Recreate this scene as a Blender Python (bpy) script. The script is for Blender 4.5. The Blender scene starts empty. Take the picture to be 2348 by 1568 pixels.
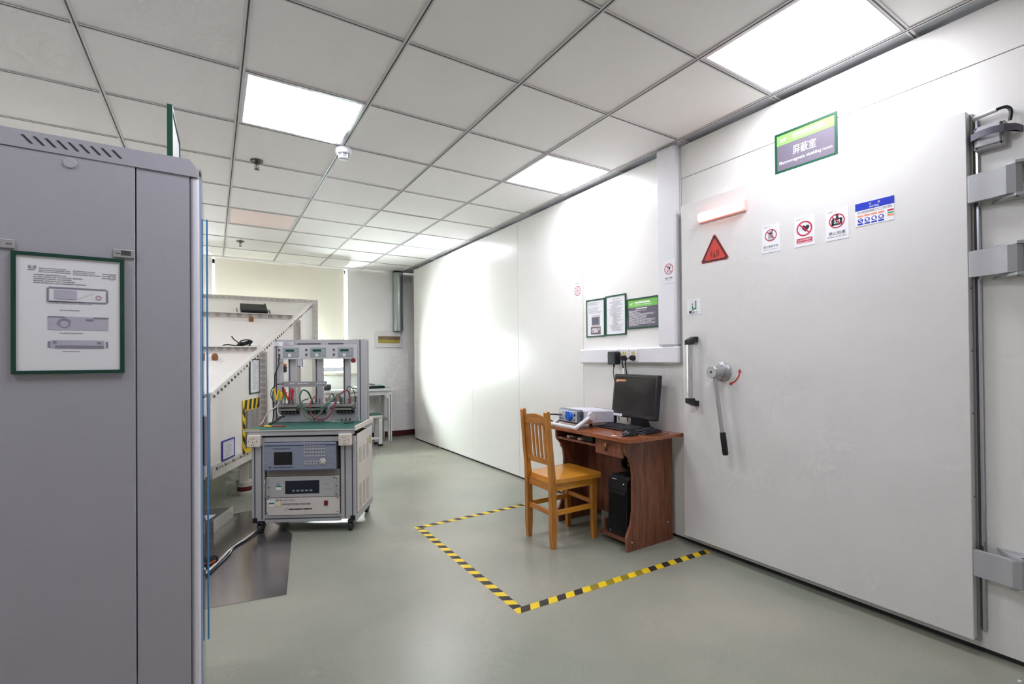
import bpy, bmesh, math, random
from mathutils import Matrix, Vector
random.seed(7)
SC = bpy.context.scene
COL = SC.collection
# ---------------------------------------------------------------- camera
HC = 1.18                      # eye height
FPX, CX, CY, IW, IH = 1099.646, 1183.03, 817.33, 2348.0, 1568.0
YAW, PIT, ROL = 0.5648, 0.0071, -0.0089
def cam_axes():
    fwd = Vector((math.sin(YAW)*math.cos(PIT), math.cos(YAW)*math.cos(PIT), math.sin(PIT)))
    right = Vector((math.cos(YAW), -math.sin(YAW), 0))
    up = right.cross(fwd)
    r = right*math.cos(ROL) + up*math.sin(ROL)
    u = -right*math.sin(ROL) + up*math.cos(ROL)
    return r, u, fwd
r_, u_, f_ = cam_axes()
cd = bpy.data.cameras.new('camera'); cam = bpy.data.objects.new('camera', cd); COL.objects.link(cam)
cd.sensor_fit = 'HORIZONTAL'; cd.sensor_width = 36.0; cd.lens = FPX*36.0/IW
cd.shift_x = (IW/2-CX)/IW; cd.shift_y = (CY-IH/2)/IW
cd.clip_start = 0.02; cd.clip_end = 200
cam.matrix_world = Matrix(((r_.x, u_.x, -f_.x, 0), (r_.y, u_.y, -f_.y, 0), (r_.z, u_.z, -f_.z, HC), (0, 0, 0, 1)))
SC.camera = cam
# ---------------------------------------------------------------- world, exposure
SC.view_settings.view_transform = 'Standard'; SC.view_settings.look = 'None'
SC.view_settings.gamma = 1.0; SC.view_settings.use_curve_mapping = False
SC.view_settings.exposure = 1.0
LED = 9.0                      # radiance of the lit ceiling panels
SKY = 78.0                      # radiance of the overcast sky outside the window
wd = bpy.data.worlds.new('overcast_sky'); SC.world = wd; wd.use_nodes = True
bg = wd.node_tree.nodes['Background']; bg.inputs[0].default_value = (0.95, 0.98, 1.0, 1); bg.inputs[1].default_value = SKY
try:
    SC.cycles.max_bounces = 6; SC.cycles.diffuse_bounces = 4; SC.cycles.glossy_bounces = 3
    SC.cycles.use_adaptive_sampling = True; SC.cycles.adaptive_threshold = .06; SC.cycles.adaptive_min_samples = 20
    SC.render.use_persistent_data = False
    SC.cycles.transmission_bounces = 4; SC.cycles.transparent_max_bounces = 6; SC.cycles.sample_clamp_indirect = 12.0
    SC.cycles.use_denoising = True; SC.cycles.caustics_reflective = False; SC.cycles.caustics_refractive = False
except Exception: pass
# ---------------------------------------------------------------- helpers
def lin(c):
    if isinstance(c, str):
        c = c.lstrip('#'); c = [int(c[i:i+2], 16)/255 for i in (0, 2, 4)]
    return tuple((x/12.92 if x <= .04045 else ((x+.055)/1.055)**2.4) for x in c[:3])
MATS = {}
def mat(name, c, rough=.5, metal=0.0, spec=.5, coat=0, noise=0, nscale=20, bump=0, bscale=200, bdist=.002, trans=0, ior=1.45, emit=None, estr=0, alpha=1, rvar=0):
    if name in MATS: return MATS[name]
    m = bpy.data.materials.new(name); m.use_nodes = True; MATS[name] = m
    nt = m.node_tree; b = nt.nodes['Principled BSDF']
    col = lin(c); b.inputs['Base Color'].default_value = (*col, 1)
    b.inputs['Roughness'].default_value = rough; b.inputs['Metallic'].default_value = metal
    b.inputs['Specular IOR Level'].default_value = spec; b.inputs['Coat Weight'].default_value = coat
    b.inputs['IOR'].default_value = ior
    if coat: b.inputs['Coat Roughness'].default_value = .12
    if trans: b.inputs['Transmission Weight'].default_value = trans
    if emit is not None:
        m.cycles.emission_sampling = 'FRONT' if estr > 3 else 'NONE'
        b.inputs['Emission Color'].default_value = (*lin(emit), 1); b.inputs['Emission Strength'].default_value = estr
    if alpha < 1: b.inputs['Alpha'].default_value = alpha
    tc = nt.nodes.new('ShaderNodeTexCoord')
    if noise or rvar:
        n = nt.nodes.new('ShaderNodeTexNoise'); n.inputs['Scale'].default_value = nscale; n.inputs['Detail'].default_value = 5
        nt.links.new(tc.outputs['Object'], n.inputs['Vector'])
        if noise:
            mx = nt.nodes.new('ShaderNodeMix'); mx.data_type = 'RGBA'
            mx.inputs[6].default_value = (*[max(0, x*(1-noise)) for x in col], 1); mx.inputs[7].default_value = (*[min(1, x*(1+noise)) for x in col], 1)
            nt.links.new(n.outputs['Fac'], mx.inputs[0]); nt.links.new(mx.outputs[2], b.inputs['Base Color'])
        if rvar:
            mr = nt.nodes.new('ShaderNodeMapRange'); mr.inputs['To Min'].default_value = max(0, rough-rvar); mr.inputs['To Max'].default_value = rough+rvar
            nt.links.new(n.outputs['Fac'], mr.inputs['Value']); nt.links.new(mr.outputs[0], b.inputs['Roughness'])
    if bump:
        n2 = nt.nodes.new('ShaderNodeTexNoise'); n2.inputs['Scale'].default_value = bscale; n2.inputs['Detail'].default_value = 3
        nt.links.new(tc.outputs['Object'], n2.inputs['Vector'])
        bp = nt.nodes.new('ShaderNodeBump'); bp.inputs['Strength'].default_value = bump; bp.inputs['Distance'].default_value = bdist
        nt.links.new(n2.outputs['Fac'], bp.inputs['Height']); nt.links.new(bp.outputs['Normal'], b.inputs['Normal'])
    return m
def wood(name, dark, light, axis='Z', scale=6, rough=.35, coat=.2, stretch=12):
    if name in MATS: return MATS[name]
    m = bpy.data.materials.new(name); m.use_nodes = True; MATS[name] = m
    nt = m.node_tree; b = nt.nodes['Principled BSDF']
    b.inputs['Roughness'].default_value = rough; b.inputs['Coat Weight'].default_value = coat; b.inputs['Coat Roughness'].default_value = .15
    tc = nt.nodes.new('ShaderNodeTexCoord'); mp = nt.nodes.new('ShaderNodeMapping')
    s = [stretch]*3; s['XYZ'.index(axis)] = 1.0; mp.inputs['Scale'].default_value = s
    nt.links.new(tc.outputs['Object'], mp.inputs['Vector'])
    n = nt.nodes.new('ShaderNodeTexNoise'); n.inputs['Scale'].default_value = scale; n.inputs['Detail'].default_value = 8; n.inputs['Roughness'].default_value = .6; n.inputs['Distortion'].default_value = .6
    nt.links.new(mp.outputs[0], n.inputs['Vector'])
    cr = nt.nodes.new('ShaderNodeValToRGB'); cr.color_ramp.elements[0].position = .3; cr.color_ramp.elements[1].position = .72
    cr.color_ramp.elements[0].color = (*lin(dark), 1); cr.color_ramp.elements[1].color = (*lin(light), 1)
    nt.links.new(n.outputs['Fac'], cr.inputs[0]); nt.links.new(cr.outputs[0], b.inputs['Base Color'])
    return m
def clear_glass(name, tint='#ffffff', ior=1.45):
    if name in MATS: return MATS[name]
    m = bpy.data.materials.new(name); m.use_nodes = True; MATS[name] = m; nt = m.node_tree
    tr = nt.nodes.new('ShaderNodeBsdfTransparent'); tr.inputs[0].default_value = (*lin(tint), 1)
    gl = nt.nodes.new('ShaderNodeBsdfGlossy'); gl.inputs['Roughness'].default_value = .0
    fr = nt.nodes.new('ShaderNodeFresnel'); fr.inputs[0].default_value = ior
    mx = nt.nodes.new('ShaderNodeMixShader'); nt.links.new(fr.outputs[0], mx.inputs[0]); nt.links.new(tr.outputs[0], mx.inputs[1]); nt.links.new(gl.outputs[0], mx.inputs[2])
    nt.links.new(mx.outputs[0], nt.nodes['Material Output'].inputs[0]); return m
WM = {}
def wmx(o): return WM.get(o.name, Matrix.Identity(4)) if o else Matrix.Identity(4)
def props(o, label=None, cat=None, group=None, kind=None):
    if label: o['label'] = label
    if cat: o['category'] = cat
    if group: o['group'] = group
    if kind: o['kind'] = kind
    return o
def thing(name, label=None, cat=None, loc=(0, 0, 0), M=None, rz=0, group=None, kind=None, parent=None):
    o = bpy.data.objects.new(name, None); COL.objects.link(o); o.empty_display_size = .05
    m = (Matrix.Translation(loc) @ (M if M is not None else Matrix.Rotation(rz, 4, 'Z')))
    if parent:
        o.parent = parent; o.matrix_basis = wmx(parent).inverted() @ m
    else: o.matrix_basis = m
    WM[o.name] = m
    return props(o, label, cat, group, kind)
def axes(X, Y, Z):
    return Matrix(((X[0], Y[0], Z[0], 0), (X[1], Y[1], Z[1], 0), (X[2], Y[2], Z[2], 0), (0, 0, 0, 1)))
FACE_L = axes((0, -1, 0), (0, 0, 1), (-1, 0, 0))     # mounted on the right wall, facing -x
FACE_F = axes((1, 0, 0), (0, 0, 1), (0, -1, 0))      # facing the camera end of the room, -y
class MB:
    def __init__(s): s.v = []; s.f = []
    def add(s, vs, fs):
        o = len(s.v); s.v += [tuple(p) for p in vs]; s.f += [tuple(i+o for i in f) for f in fs]; return s
    def box(s, x0, x1, y0, y1, z0, z1, c=0):
        if x1 < x0: x0, x1 = x1, x0
        if y1 < y0: y0, y1 = y1, y0
        if z1 < z0: z0, z1 = z1, z0
        c = min(c, (x1-x0)*.45, (y1-y0)*.45, (z1-z0)*.45)
        if c <= 0:
            return s.add([(x0,y0,z0),(x1,y0,z0),(x1,y1,z0),(x0,y1,z0),(x0,y0,z1),(x1,y0,z1),(x1,y1,z1),(x0,y1,z1)],
                         [(0,3,2,1),(4,5,6,7),(0,1,5,4),(1,2,6,5),(2,3,7,6),(3,0,4,7)])
        vs = []; idx = {}
        for i, x in enumerate((x0, x1)):
            for j, y in enumerate((y0, y1)):
                for k, z in enumerate((z0, z1)):
                    sx, sy, sz = (1, -1)[i], (1, -1)[j], (1, -1)[k]
                    idx[i,j,k,0] = len(vs); vs.append((x, y+sy*c, z+sz*c))
                    idx[i,j,k,1] = len(vs); vs.append((x+sx*c, y, z+sz*c))
                    idx[i,j,k,2] = len(vs); vs.append((x+sx*c, y+sy*c, z))
        fs = []
        q = [(0,0),(1,0),(1,1),(0,1)]
        for i in (0, 1):
            fs.append([idx[i,a,b,0] for a, b in q]); fs.append([idx[a,i,b,1] for a, b in q]); fs.append([idx[a,b,i,2] for a, b in q])
        for a in (0, 1):
            for b in (0, 1):
                fs.append([idx[a,b,0,0], idx[a,b,1,0], idx[a,b,1,1], idx[a,b,0,1]])
                fs.append([idx[a,0,b,0], idx[a,1,b,0], idx[a,1,b,2], idx[a,0,b,2]])
                fs.append([idx[0,a,b,1], idx[1,a,b,1], idx[1,a,b,2], idx[0,a,b,2]])
        for a in (0, 1):
            for b in (0, 1):
                for k in (0, 1): fs.append([idx[a,b,k,0], idx[a,b,k,1], idx[a,b,k,2]])
        return s.add(vs, fs)
    def cyl(s, p0, p1, r0, r1=None, n=16, caps=True):
        r1 = r0 if r1 is None else r1
        p0 = Vector(p0); p1 = Vector(p1); d = (p1-p0).normalized()
        a = d.orthogonal().normalized(); b = d.cross(a)
        vs = []
        for p, r in ((p0, r0), (p1, r1)):
            for i in range(n):
                t = 2*math.pi*i/n; vs.append(p+(a*math.cos(t)+b*math.sin(t))*r)
        fs = [(i, (i+1) % n, n+(i+1) % n, n+i) for i in range(n)]
        if caps: fs += [tuple(range(n))[::-1], tuple(range(n, 2*n))]
        return s.add(vs, fs)
    def lathe(s, prof, c, n=20, M=None):
        # prof list of (r, h) around local Z through c
        vs = []
        for r, h in prof:
            for i in range(n):
                t = 2*math.pi*i/n; p = Vector((r*math.cos(t), r*math.sin(t), h))
                if M is not None: p = M @ p
                vs.append(p+Vector(c))
        m = len(prof); fs = []
        for k in range(m-1):
            for i in range(n): fs.append((k*n+i, k*n+(i+1) % n, (k+1)*n+(i+1) % n, (k+1)*n+i))
        fs += [tuple(range(n))[::-1], tuple(range((m-1)*n, m*n))]
        return s.add(vs, fs)
    def tube(s, path, r, n=8, sub=6, smooth=True):
        P = [Vector(p) for p in path]
        if smooth and len(P) > 2:
            Q = []
            for i in range(len(P)-1):
                a = P[max(i-1, 0)]; b = P[i]; c = P[i+1]; d = P[min(i+2, len(P)-1)]
                for k in range(sub):
                    t = k/sub
                    Q.append(.5*((2*b)+(c-a)*t+(2*a-5*b+4*c-d)*t*t+(3*b-a-3*c+d)*t**3))
            Q.append(P[-1]); P = Q
        vs = []; prev = None
        for i, p in enumerate(P):
            d = (P[min(i+1, len(P)-1)]-P[max(i-1, 0)])
            if d.length < 1e-9: d = Vector((0, 0, 1))
            d.normalize()
            a = d.orthogonal().normalized() if prev is None else (prev-d*prev.dot(d)).normalized()
            prev = a; b = d.cross(a)
            for k in range(n):
                t = 2*math.pi*k/n; vs.append(p+(a*math.cos(t)+b*math.sin(t))*r)
        m = len(P); fs = []
        for k in range(m-1):
            for i in range(n): fs.append((k*n+i, k*n+(i+1) % n, (k+1)*n+(i+1) % n, (k+1)*n+i))
        fs += [tuple(range(n))[::-1], tuple(range((m-1)*n, m*n))]
        return s.add(vs, fs)
    def prism(s, poly, ax, a, b):
        # poly of 2-D points in the two other axes (cyclic order), extruded along axis ax from a to b
        n = len(poly); vs = []
        for h in (a, b):
            for p in poly:
                q = [0, 0, 0]; o = [i for i in range(3) if i != ax]
                q[ax] = h; q[o[0]] = p[0]; q[o[1]] = p[1]; vs.append(q)
        fs = [tuple(range(n))[::-1], tuple(range(n, 2*n))]+[(i, (i+1) % n, n+(i+1) % n, n+i) for i in range(n)]
        return s.add(vs, fs)
    def hexa(s, b, t):        # two quads
        return s.add(list(b)+list(t), [(3,2,1,0),(4,5,6,7),(0,1,5,4),(1,2,6,5),(2,3,7,6),(3,0,4,7)])
    def bar(s, p, q, w, h, up=(0, 0, 1)):
        p = Vector(p); q = Vector(q); d = (q-p).normalized(); u = Vector(up); sd = d.cross(u).normalized(); u = sd.cross(d)
        a = sd*(w/2); c = u*(h/2)
        return s.hexa([p-a-c, p+a-c, p+a+c, p-a+c], [q-a-c, q+a-c, q+a+c, q-a+c])
    # flat print in the local XY plane
    def rect(s, x0, x1, y0, y1, z): return s.add([(x0,y0,z),(x1,y0,z),(x1,y1,z),(x0,y1,z)], [(0,1,2,3)])
    def poly(s, pts, z): return s.add([(x, y, z) for x, y in pts], [tuple(range(len(pts)))])
    def ring(s, cx, cy, r0, r1, z, n=32, a0=0, a1=360, ky=1):
        vs = []; full = abs(a1-a0) >= 360
        m = n if full else n+1
        for i in range(m):
            t = math.radians(a0+(a1-a0)*i/n)
            for r in (r0, r1): vs.append((cx+r*math.cos(t), cy+r*ky*math.sin(t), z))
        fs = []
        for i in range(n):
            j = (i+1) % m; fs.append((2*i, 2*i+1, 2*j+1, 2*j))
        return s.add(vs, fs)
    def disc(s, cx, cy, r, z, n=24, ky=1): return s.poly([(cx+r*math.cos(2*math.pi*i/n), cy+r*ky*math.sin(2*math.pi*i/n)) for i in range(n)], z)
    def seg(s, p, q, w, z):
        dx, dy = q[0]-p[0], q[1]-p[1]; l = math.hypot(dx, dy) or 1; nx, ny = -dy/l*w/2, dx/l*w/2
        return s.poly([(p[0]-nx, p[1]-ny), (q[0]-nx, q[1]-ny), (q[0]+nx, q[1]+ny), (p[0]+nx, p[1]+ny)], z)
    def text(s, t, x, y, h, z, w=None, align='C', bold=0, shear=0):
        cu = bpy.data.curves.new('t', 'FONT'); cu.body = t; cu.size = 1.0; cu.offset = bold; cu.shear = shear; cu.resolution_u = 2
        ob = bpy.data.objects.new('t', cu)
        try:
            me = ob.to_mesh(); vs = [v.co.copy() for v in me.vertices]; fs = [tuple(p.vertices) for p in me.polygons]; ob.to_mesh_clear()
        except Exception: vs = []; fs = []
        bpy.data.objects.remove(ob); bpy.data.curves.remove(cu)
        if not vs: return s
        x0 = min(v.x for v in vs); x1 = max(v.x for v in vs); y0 = min(v.y for v in vs); y1 = max(v.y for v in vs)
        k = h/(y1-y0); kx = k if w is None else w/(x1-x0)
        W = (x1-x0)*kx; ox = {'C': x-W/2, 'L': x, 'R': x-W}[align]
        return s.add([(ox+(v.x-x0)*kx, y-h/2+(v.y-y0)*k, z) for v in vs], fs)
    def lines(s, x0, x1, ytop, ybot, n, t, z, rnd=.4, ind=0):
        for i in range(n):
            y = ytop-(ytop-ybot)*i/max(1, n-1); x = x0+(random.random()*ind)
            e = x1-(x1-x0)*rnd*random.random()
            while x < e-t:
                l = min(e-x, (.05+.25*random.random())*(x1-x0)); s.rect(x, x+l, y-t/2, y+t/2, z); x += l+(x1-x0)*.018
        return s
    def mesh(s, name, M=None, smooth=30):
        me = bpy.data.meshes.new(name)
        vs = s.v if M is None else [tuple(M @ Vector(p)) for p in s.v]
        me.from_pydata(vs, [], s.f)
        bm = bmesh.new(); bm.from_mesh(me)
        try: bmesh.ops.recalc_face_normals(bm, faces=bm.faces)
        except Exception: pass
        bm.to_mesh(me); bm.free()
        if smooth:
            me.polygons.foreach_set('use_smooth', [True]*len(me.polygons))
            me.set_sharp_from_angle(angle=math.radians(smooth))
        me.update(); return me
    def build(s, name, m, parent=None, local=False, loc=None, label=None, cat=None, group=None, kind=None, smooth=30):
        if parent: M = None if local else wmx(parent).inverted()
        else: M = Matrix.Translation(-Vector(loc)) if loc else None
        me = s.mesh(name, M, smooth); me.materials.append(m)
        o = bpy.data.objects.new(name, me); COL.objects.link(o)
        if parent: o.parent = parent; WM[o.name] = wmx(parent)
        else:
            if loc: o.location = loc; WM[o.name] = Matrix.Translation(loc)
            else: WM[o.name] = Matrix.Identity(4)
        return props(o, label, cat, group, kind)
def inst(name, me, parent, loc=(0, 0, 0), M=None, m=None):
    o = bpy.data.objects.new(name, me); COL.objects.link(o)
    if parent: o.parent = parent
    o.matrix_basis = Matrix.Translation(loc) @ (M if M is not None else Matrix.Identity(4))
    WM[o.name] = wmx(parent) @ o.matrix_basis
    return o
def P(name, m, parent, *boxes, c=0, local=False, **kw):
    b = MB()
    for x in boxes: b.box(*x, c=c)
    return b.build(name, m, parent, local=local, **kw)
# ---------------------------------------------------------------- materials
white = mat('paint_white', '#e6e4e1', .55, noise=.02)
# ================================================================ the setting
ZC = 2.581; XW = 2.59; YB = 7.40
GX = lambda k: -.4733+.6*k
GY = lambda r: 2.6252+.6*r
def floor_mat():
    m = bpy.data.materials.new('epoxy_floor'); m.use_nodes = True
    nt = m.node_tree; b = nt.nodes['Principled BSDF']
    tc = nt.nodes.new('ShaderNodeTexCoord')
    def noise(sc, det, rough=.5):
        n = nt.nodes.new('ShaderNodeTexNoise'); n.inputs['Scale'].default_value = sc; n.inputs['Detail'].default_value = det; n.inputs['Roughness'].default_value = rough
        nt.links.new(tc.outputs['Object'], n.inputs['Vector']); return n
    big = noise(1.1, 3, .5); fine = noise(90, 2)
    cr = nt.nodes.new('ShaderNodeValToRGB'); cr.color_ramp.elements[0].position = .25; cr.color_ramp.elements[1].position = .8
    cr.color_ramp.elements[0].color = (*lin('#808879'), 1); cr.color_ramp.elements[1].color = (*lin('#a9a394'), 1)
    nt.links.new(big.outputs['Fac'], cr.inputs[0])
    mx = nt.nodes.new('ShaderNodeMix'); mx.data_type = 'RGBA'; mx.blend_type = 'OVERLAY'; mx.inputs[0].default_value = .12
    nt.links.new(cr.outputs[0], mx.inputs[6]); nt.links.new(fine.outputs['Fac'], mx.inputs[7])
    nt.links.new(mx.outputs[2], b.inputs['Base Color'])
    sc = noise(2.2, 3, .5)
    mr = nt.nodes.new('ShaderNodeMapRange'); mr.inputs['From Min'].default_value = .3; mr.inputs['From Max'].default_value = .7; mr.inputs['To Min'].default_value = .25; mr.inputs['To Max'].default_value = .34
    nt.links.new(sc.outputs['Fac'], mr.inputs['Value']); b.inputs['Roughness'].default_value = .29
    b.inputs['Specular IOR Level'].default_value = .5
    bp = nt.nodes.new('ShaderNodeBump'); bp.inputs['Strength'].default_value = .08; bp.inputs['Distance'].default_value = .004
    
    return m
M_floor = floor_mat()
M_wall = mat('wall_paint', '#f6f3f1', .75, noise=.03, nscale=3)
M_panel = mat('steel_wall_panel', '#ebe9e4', .25, spec=.5)
M_dark = mat('dark_gap', '#2b2b2e', .8)
M_tile = mat('ceiling_tile_white', '#f2efed', .85)
M_bar = mat('ceiling_grid_paint', '#d2cfcd', .5)
M_groove = mat('ceiling_grid_groove', '#3c3e44', .6)
M_strip = mat('shaded_tile_strip', '#a5a5ab', .45, metal=.2)  # cut tiles beside the wall, their shade put into a darker grey colour
P('floor', M_floor, None, (-3.47, 3.6, -1.6, 7.62, -.06, 0), label='grey green epoxy floor with a soft sheen', cat='floor', kind='structure')
# back wall with the window opening
WX0, WX1, WZ0 = .005, 1.715, 1.012
P('wall_back', M_wall, None, (-3.47, -2.9, YB, YB+.22, 0, ZC+.1), (-.9, WX0, YB, YB+.22, 0, ZC+.1), (-2.9, -.9, YB, YB+.22, 0, WZ0), (-2.9, -.9, YB, YB+.22, 2.56, ZC+.1), (WX1, 3.6, YB, YB+.22, 0, ZC+.1), (WX0, WX1, YB, YB+.22, 0, WZ0), (WX0, WX1, YB, YB+.22, 2.56, ZC+.1), label='white painted end wall around the blinded window', cat='wall', kind='structure')
P('wall_left', M_wall, None, (-3.6, -3.47, -1.6, 7.62, 0, ZC+.1), label='white side wall behind the grey rack', cat='wall', kind='structure')
P('wall_front', M_wall, None, (-3.6, 3.6, -1.75, -1.6, 0, ZC+.1), label='white wall at the near end of the room', cat='wall', kind='structure')
P('wall_return', M_wall, None, (3.55, 3.7, 6.9, 7.62, 0, ZC+.1), label='white wall closing the gap behind the shielded room', cat='wall', kind='structure')
wr = thing('wall_right', 'white steel panel wall of the shielded room', 'wall', (XW, 0, 0), kind='structure')
P('core', M_dark, wr, (XW+.006, 3.6, -1.6, 6.955, .0, 2.545))
def panel(y0, y1, z0, z1, x=XW): P('wall_panel', M_panel, wr, (x, x+.03, y0+.0015, y1-.0015, z0, z1), c=.0015)
ys = [6.97, 6.05, 5.035, 4.035, 3.045, 2.055]
for a, b in zip(ys[1:], ys[:-1]): panel(a, b, .018, 2.562)
panel(-1.6, 2.055, 2.352, 2.562); panel(-1.6, 2.055, .018, 2.349)
P('end_panel', M_panel, wr, (XW+.03, 3.6, 6.955, 6.97, .018, 2.562))
P('baseboard_back', mat('baseboard_maroon', '#4a1a20', .4, noise=.08), None, (1.0, 3.6, YB-.012, YB, .0, .085), c=.003, label='dark maroon skirting along the end wall', cat='skirting', kind='structure')
# ceiling: tiles, grid bars
ce = thing('ceiling', 'white suspended ceiling of square tiles', 'ceiling', (0, 0, ZC), kind='structure')
P('soffit', M_dark, ce, (-3.6, 3.6, -1.75, 7.62, ZC+.10, ZC+.14))
tb = MB(); tb.box(-.292, .292, -.292, .292, .003, .018); tme = tb.mesh('ceiling_tile'); tme.materials.append(M_tile)
LIT = [(1, 0), (4, -3), (4, 0), (4, 4), (1, -3), (-2, 0), (-2, -3), (-2, 4)]; UNLIT = [(1, 4)]  # lit cells include unseen panels added for brightness
for k in range(-5, 5):
    for r in range(-7, 7):
        if (k, r) in LIT+UNLIT: continue
        inst('ceiling_tile', tme, ce, (GX(k)+.3, GY(r)+.3, 0))
tb = MB(); tb.box(-.292, .292, -.279, .279, .003, .018); tm2 = tb.mesh('ceiling_tile'); tm2.materials.append(M_tile)
for k in range(-5, 5): inst('ceiling_tile', tm2, ce, (GX(k)+.3, GY(7)+.287, 0))
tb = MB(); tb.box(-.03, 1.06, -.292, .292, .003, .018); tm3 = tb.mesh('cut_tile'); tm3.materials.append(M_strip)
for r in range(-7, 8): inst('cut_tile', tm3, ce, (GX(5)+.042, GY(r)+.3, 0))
for k in range(-5, 6):
    g = P('grid_bar', M_bar, ce, (GX(k)-.012, GX(k)+.012, -1.6, YB, ZC-.003, ZC+.004))
    P('groove', M_groove, g, (GX(k)-.003, GX(k)+.003, -1.6, YB, ZC-.0038, ZC))
for r in range(-6, 8):
    g = P('cross_bar', M_bar, ce, (-3.47, 3.6, GY(r)-.011, GY(r)+.011, ZC-.0015, ZC+.004))
    P('groove', M_groove, g, (-3.47, 3.6, GY(r)-.0026, GY(r)+.0026, ZC-.0023, ZC))
# ceiling lights
M_led = mat('led_diffuser_lit', '#ffffff', .4, emit='#f2f3ff', estr=LED)
M_ledoff = mat('led_diffuser_off', '#f1dcd6', .35)
M_alu = mat('aluminium_frame', '#c9c9cc', .35, metal=.6)
def light(k, r, on, label):
    x, y = GX(k)+.3, GY(r)+.3
    t = thing('ceiling_light', label, 'ceiling light', (x, y, ZC), group='square ceiling panel lights')
    f = MB()
    for a in ((-.287, .287, -.287, -.272), (-.287, .287, .272, .287), (-.287, -.272, -.272, .272), (.272, .287, -.272, .272)):
        f.box(x+a[0], x+a[1], y+a[2], y+a[3], ZC-.001, ZC+.02)
    f.build('frame', M_alu, t)
    MB().add([(x-.272, y-.272, ZC+.003), (x-.272, y+.272, ZC+.003), (x+.272, y+.272, ZC+.003), (x+.272, y-.272, ZC+.003)], [(0, 1, 2, 3)]).build('diffuser', M_led if on else M_ledoff, t)
    P('housing', M_alu, t, (x-.272, x+.272, y-.272, y+.272, ZC+.004, ZC+.02))
light(1, 0, True, 'lit square panel light in the ceiling left of the smoke detector')
light(4, -3, True, 'largest lit panel light, above the shielding room door')
light(4, 0, True, 'lit panel light above the framed notices on the wall')
light(4, 4, True, 'farthest lit panel light, beside the panel wall')
light(1, 4, False, 'unlit panel light near the blinded window')
light(1, -3, True, 'added unseen panel light overhead, above the camera')  # unseen panel, added to light the room from above the camera
light(-2, 0, True, 'added unseen panel light behind the grey rack, nearer row')  # unseen panel, added to brighten the left side
light(-2, 4, True, 'added unseen panel light behind the grey rack, farther row')  # unseen panel, added to brighten the far left
light(-2, -3, True, 'added unseen panel light over the near left corner of the room')  # unseen panel, added to brighten the near left
# window
M_frame = mat('window_frame_grey', '#9a9ba3', .4)
M_glass = clear_glass('window_glass', '#f4faf8', 1.2)
w = thing('window_1', 'large window in the end wall behind a cream blind', 'window', (.86, YB+.15, WZ0), kind='structure')
P('frame', M_frame, w, (WX0, WX1, YB+.13, YB+.18, WZ0+.018, WZ0+.085), (WX0, WX0+.05, YB+.13, YB+.18, WZ0, 2.56), (WX1-.02, WX1, YB+.13, YB+.18, WZ0, 2.56), (.84, .89, YB+.13, YB+.18, WZ0, 2.56), (WX0, WX1, YB+.13, YB+.18, 2.5, 2.56), c=.003)
P('pane', M_glass, w, (WX0+.05, .84, YB+.152, YB+.158, WZ0+.085, 2.5)); P('pane', M_glass, w, (.89, WX1-.02, YB+.152, YB+.158, WZ0+.085, 2.5))
P('sill', mat('sill_stone', '#e9dcc4', .4), w, (WX0-.05, WX1+.2, YB-.05, YB+.13, WZ0-.025, WZ0), c=.004)
def blind_mat():
    m = bpy.data.materials.new('roller_blind_cream'); MATS['roller_blind_cream'] = m; m.use_nodes = True; nt = m.node_tree
    b = nt.nodes['Principled BSDF']; b.inputs['Base Color'].default_value = (*lin('#f1ebdf'), 1); b.inputs['Roughness'].default_value = .8
    tr = nt.nodes.new('ShaderNodeBsdfTranslucent'); tr.inputs[0].default_value = (*lin('#f2eee6'), 1)
    mx = nt.nodes.new('ShaderNodeMixShader'); mx.inputs[0].default_value = .032
    nt.links.new(b.outputs[0], mx.inputs[1]); nt.links.new(tr.outputs[0], mx.inputs[2]); nt.links.new(mx.outputs[0], nt.nodes['Material Output'].inputs[0])
    return m
bl = thing('roller_blind', 'cream roller blind pulled down over the window', 'blind', (.855, YB+.03, 1.4))
b = MB(); n = 12
for i in range(n):
    x0 = .032+(1.672-.032)*i/n; x1 = .032+(1.672-.032)*(i+1)/n
    y0 = YB+.03+.004*math.sin(i*1.3); y1 = YB+.03+.004*math.sin((i+1)*1.3)
    b.hexa([(x0, y0, 1.42), (x1, y1, 1.42), (x1, y1+.0012, 1.42), (x0, y0+.0012, 1.42)], [(x0, YB+.03, 2.56), (x1, YB+.03, 2.56), (x1, YB+.0312, 2.56), (x0, YB+.0312, 2.56)])
b.build('fabric', blind_mat(), bl)
P('bottom_bar', mat('blind_bar', '#e8dfca', .5), bl, (.032, 1.672, YB+.022, YB+.04, 1.4, 1.422), c=.004)
w2 = thing('added_window', 'added unseen window for far end daylight, behind the test cell and the rack', 'window', (-1.9, YB+.15, WZ0), kind='structure')  # unseen window, added to bring more daylight to the far end
P('frame', M_frame, w2, (-2.9, -.9, YB+.13, YB+.18, WZ0+.018, WZ0+.085), (-2.9, -2.86, YB+.13, YB+.18, WZ0, 2.56), (-.94, -.9, YB+.13, YB+.18, WZ0, 2.56), (-1.92, -1.88, YB+.13, YB+.18, WZ0, 2.56), (-2.9, -.9, YB+.13, YB+.18, 2.5, 2.56), c=.003)
P('pane', M_glass, w2, (-2.86, -1.92, YB+.152, YB+.158, WZ0+.085, 2.5)); P('pane', M_glass, w2, (-1.88, -.94, YB+.152, YB+.158, WZ0+.085, 2.5))
bl2 = thing('roller_blind', 'cream blind of the added window, hidden behind the rack', 'blind', (-1.9, YB+.03, 1.9))  # belongs to the added window, raised to let daylight in
P('fabric', MATS['roller_blind_cream'], bl2, (-2.85, -.95, YB+.03, YB+.0312, 1.92, 2.56)); P('bottom_bar', MATS['blind_bar'], bl2, (-2.85, -.95, YB+.022, YB+.04, 1.9, 1.922), c=.004)
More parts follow.
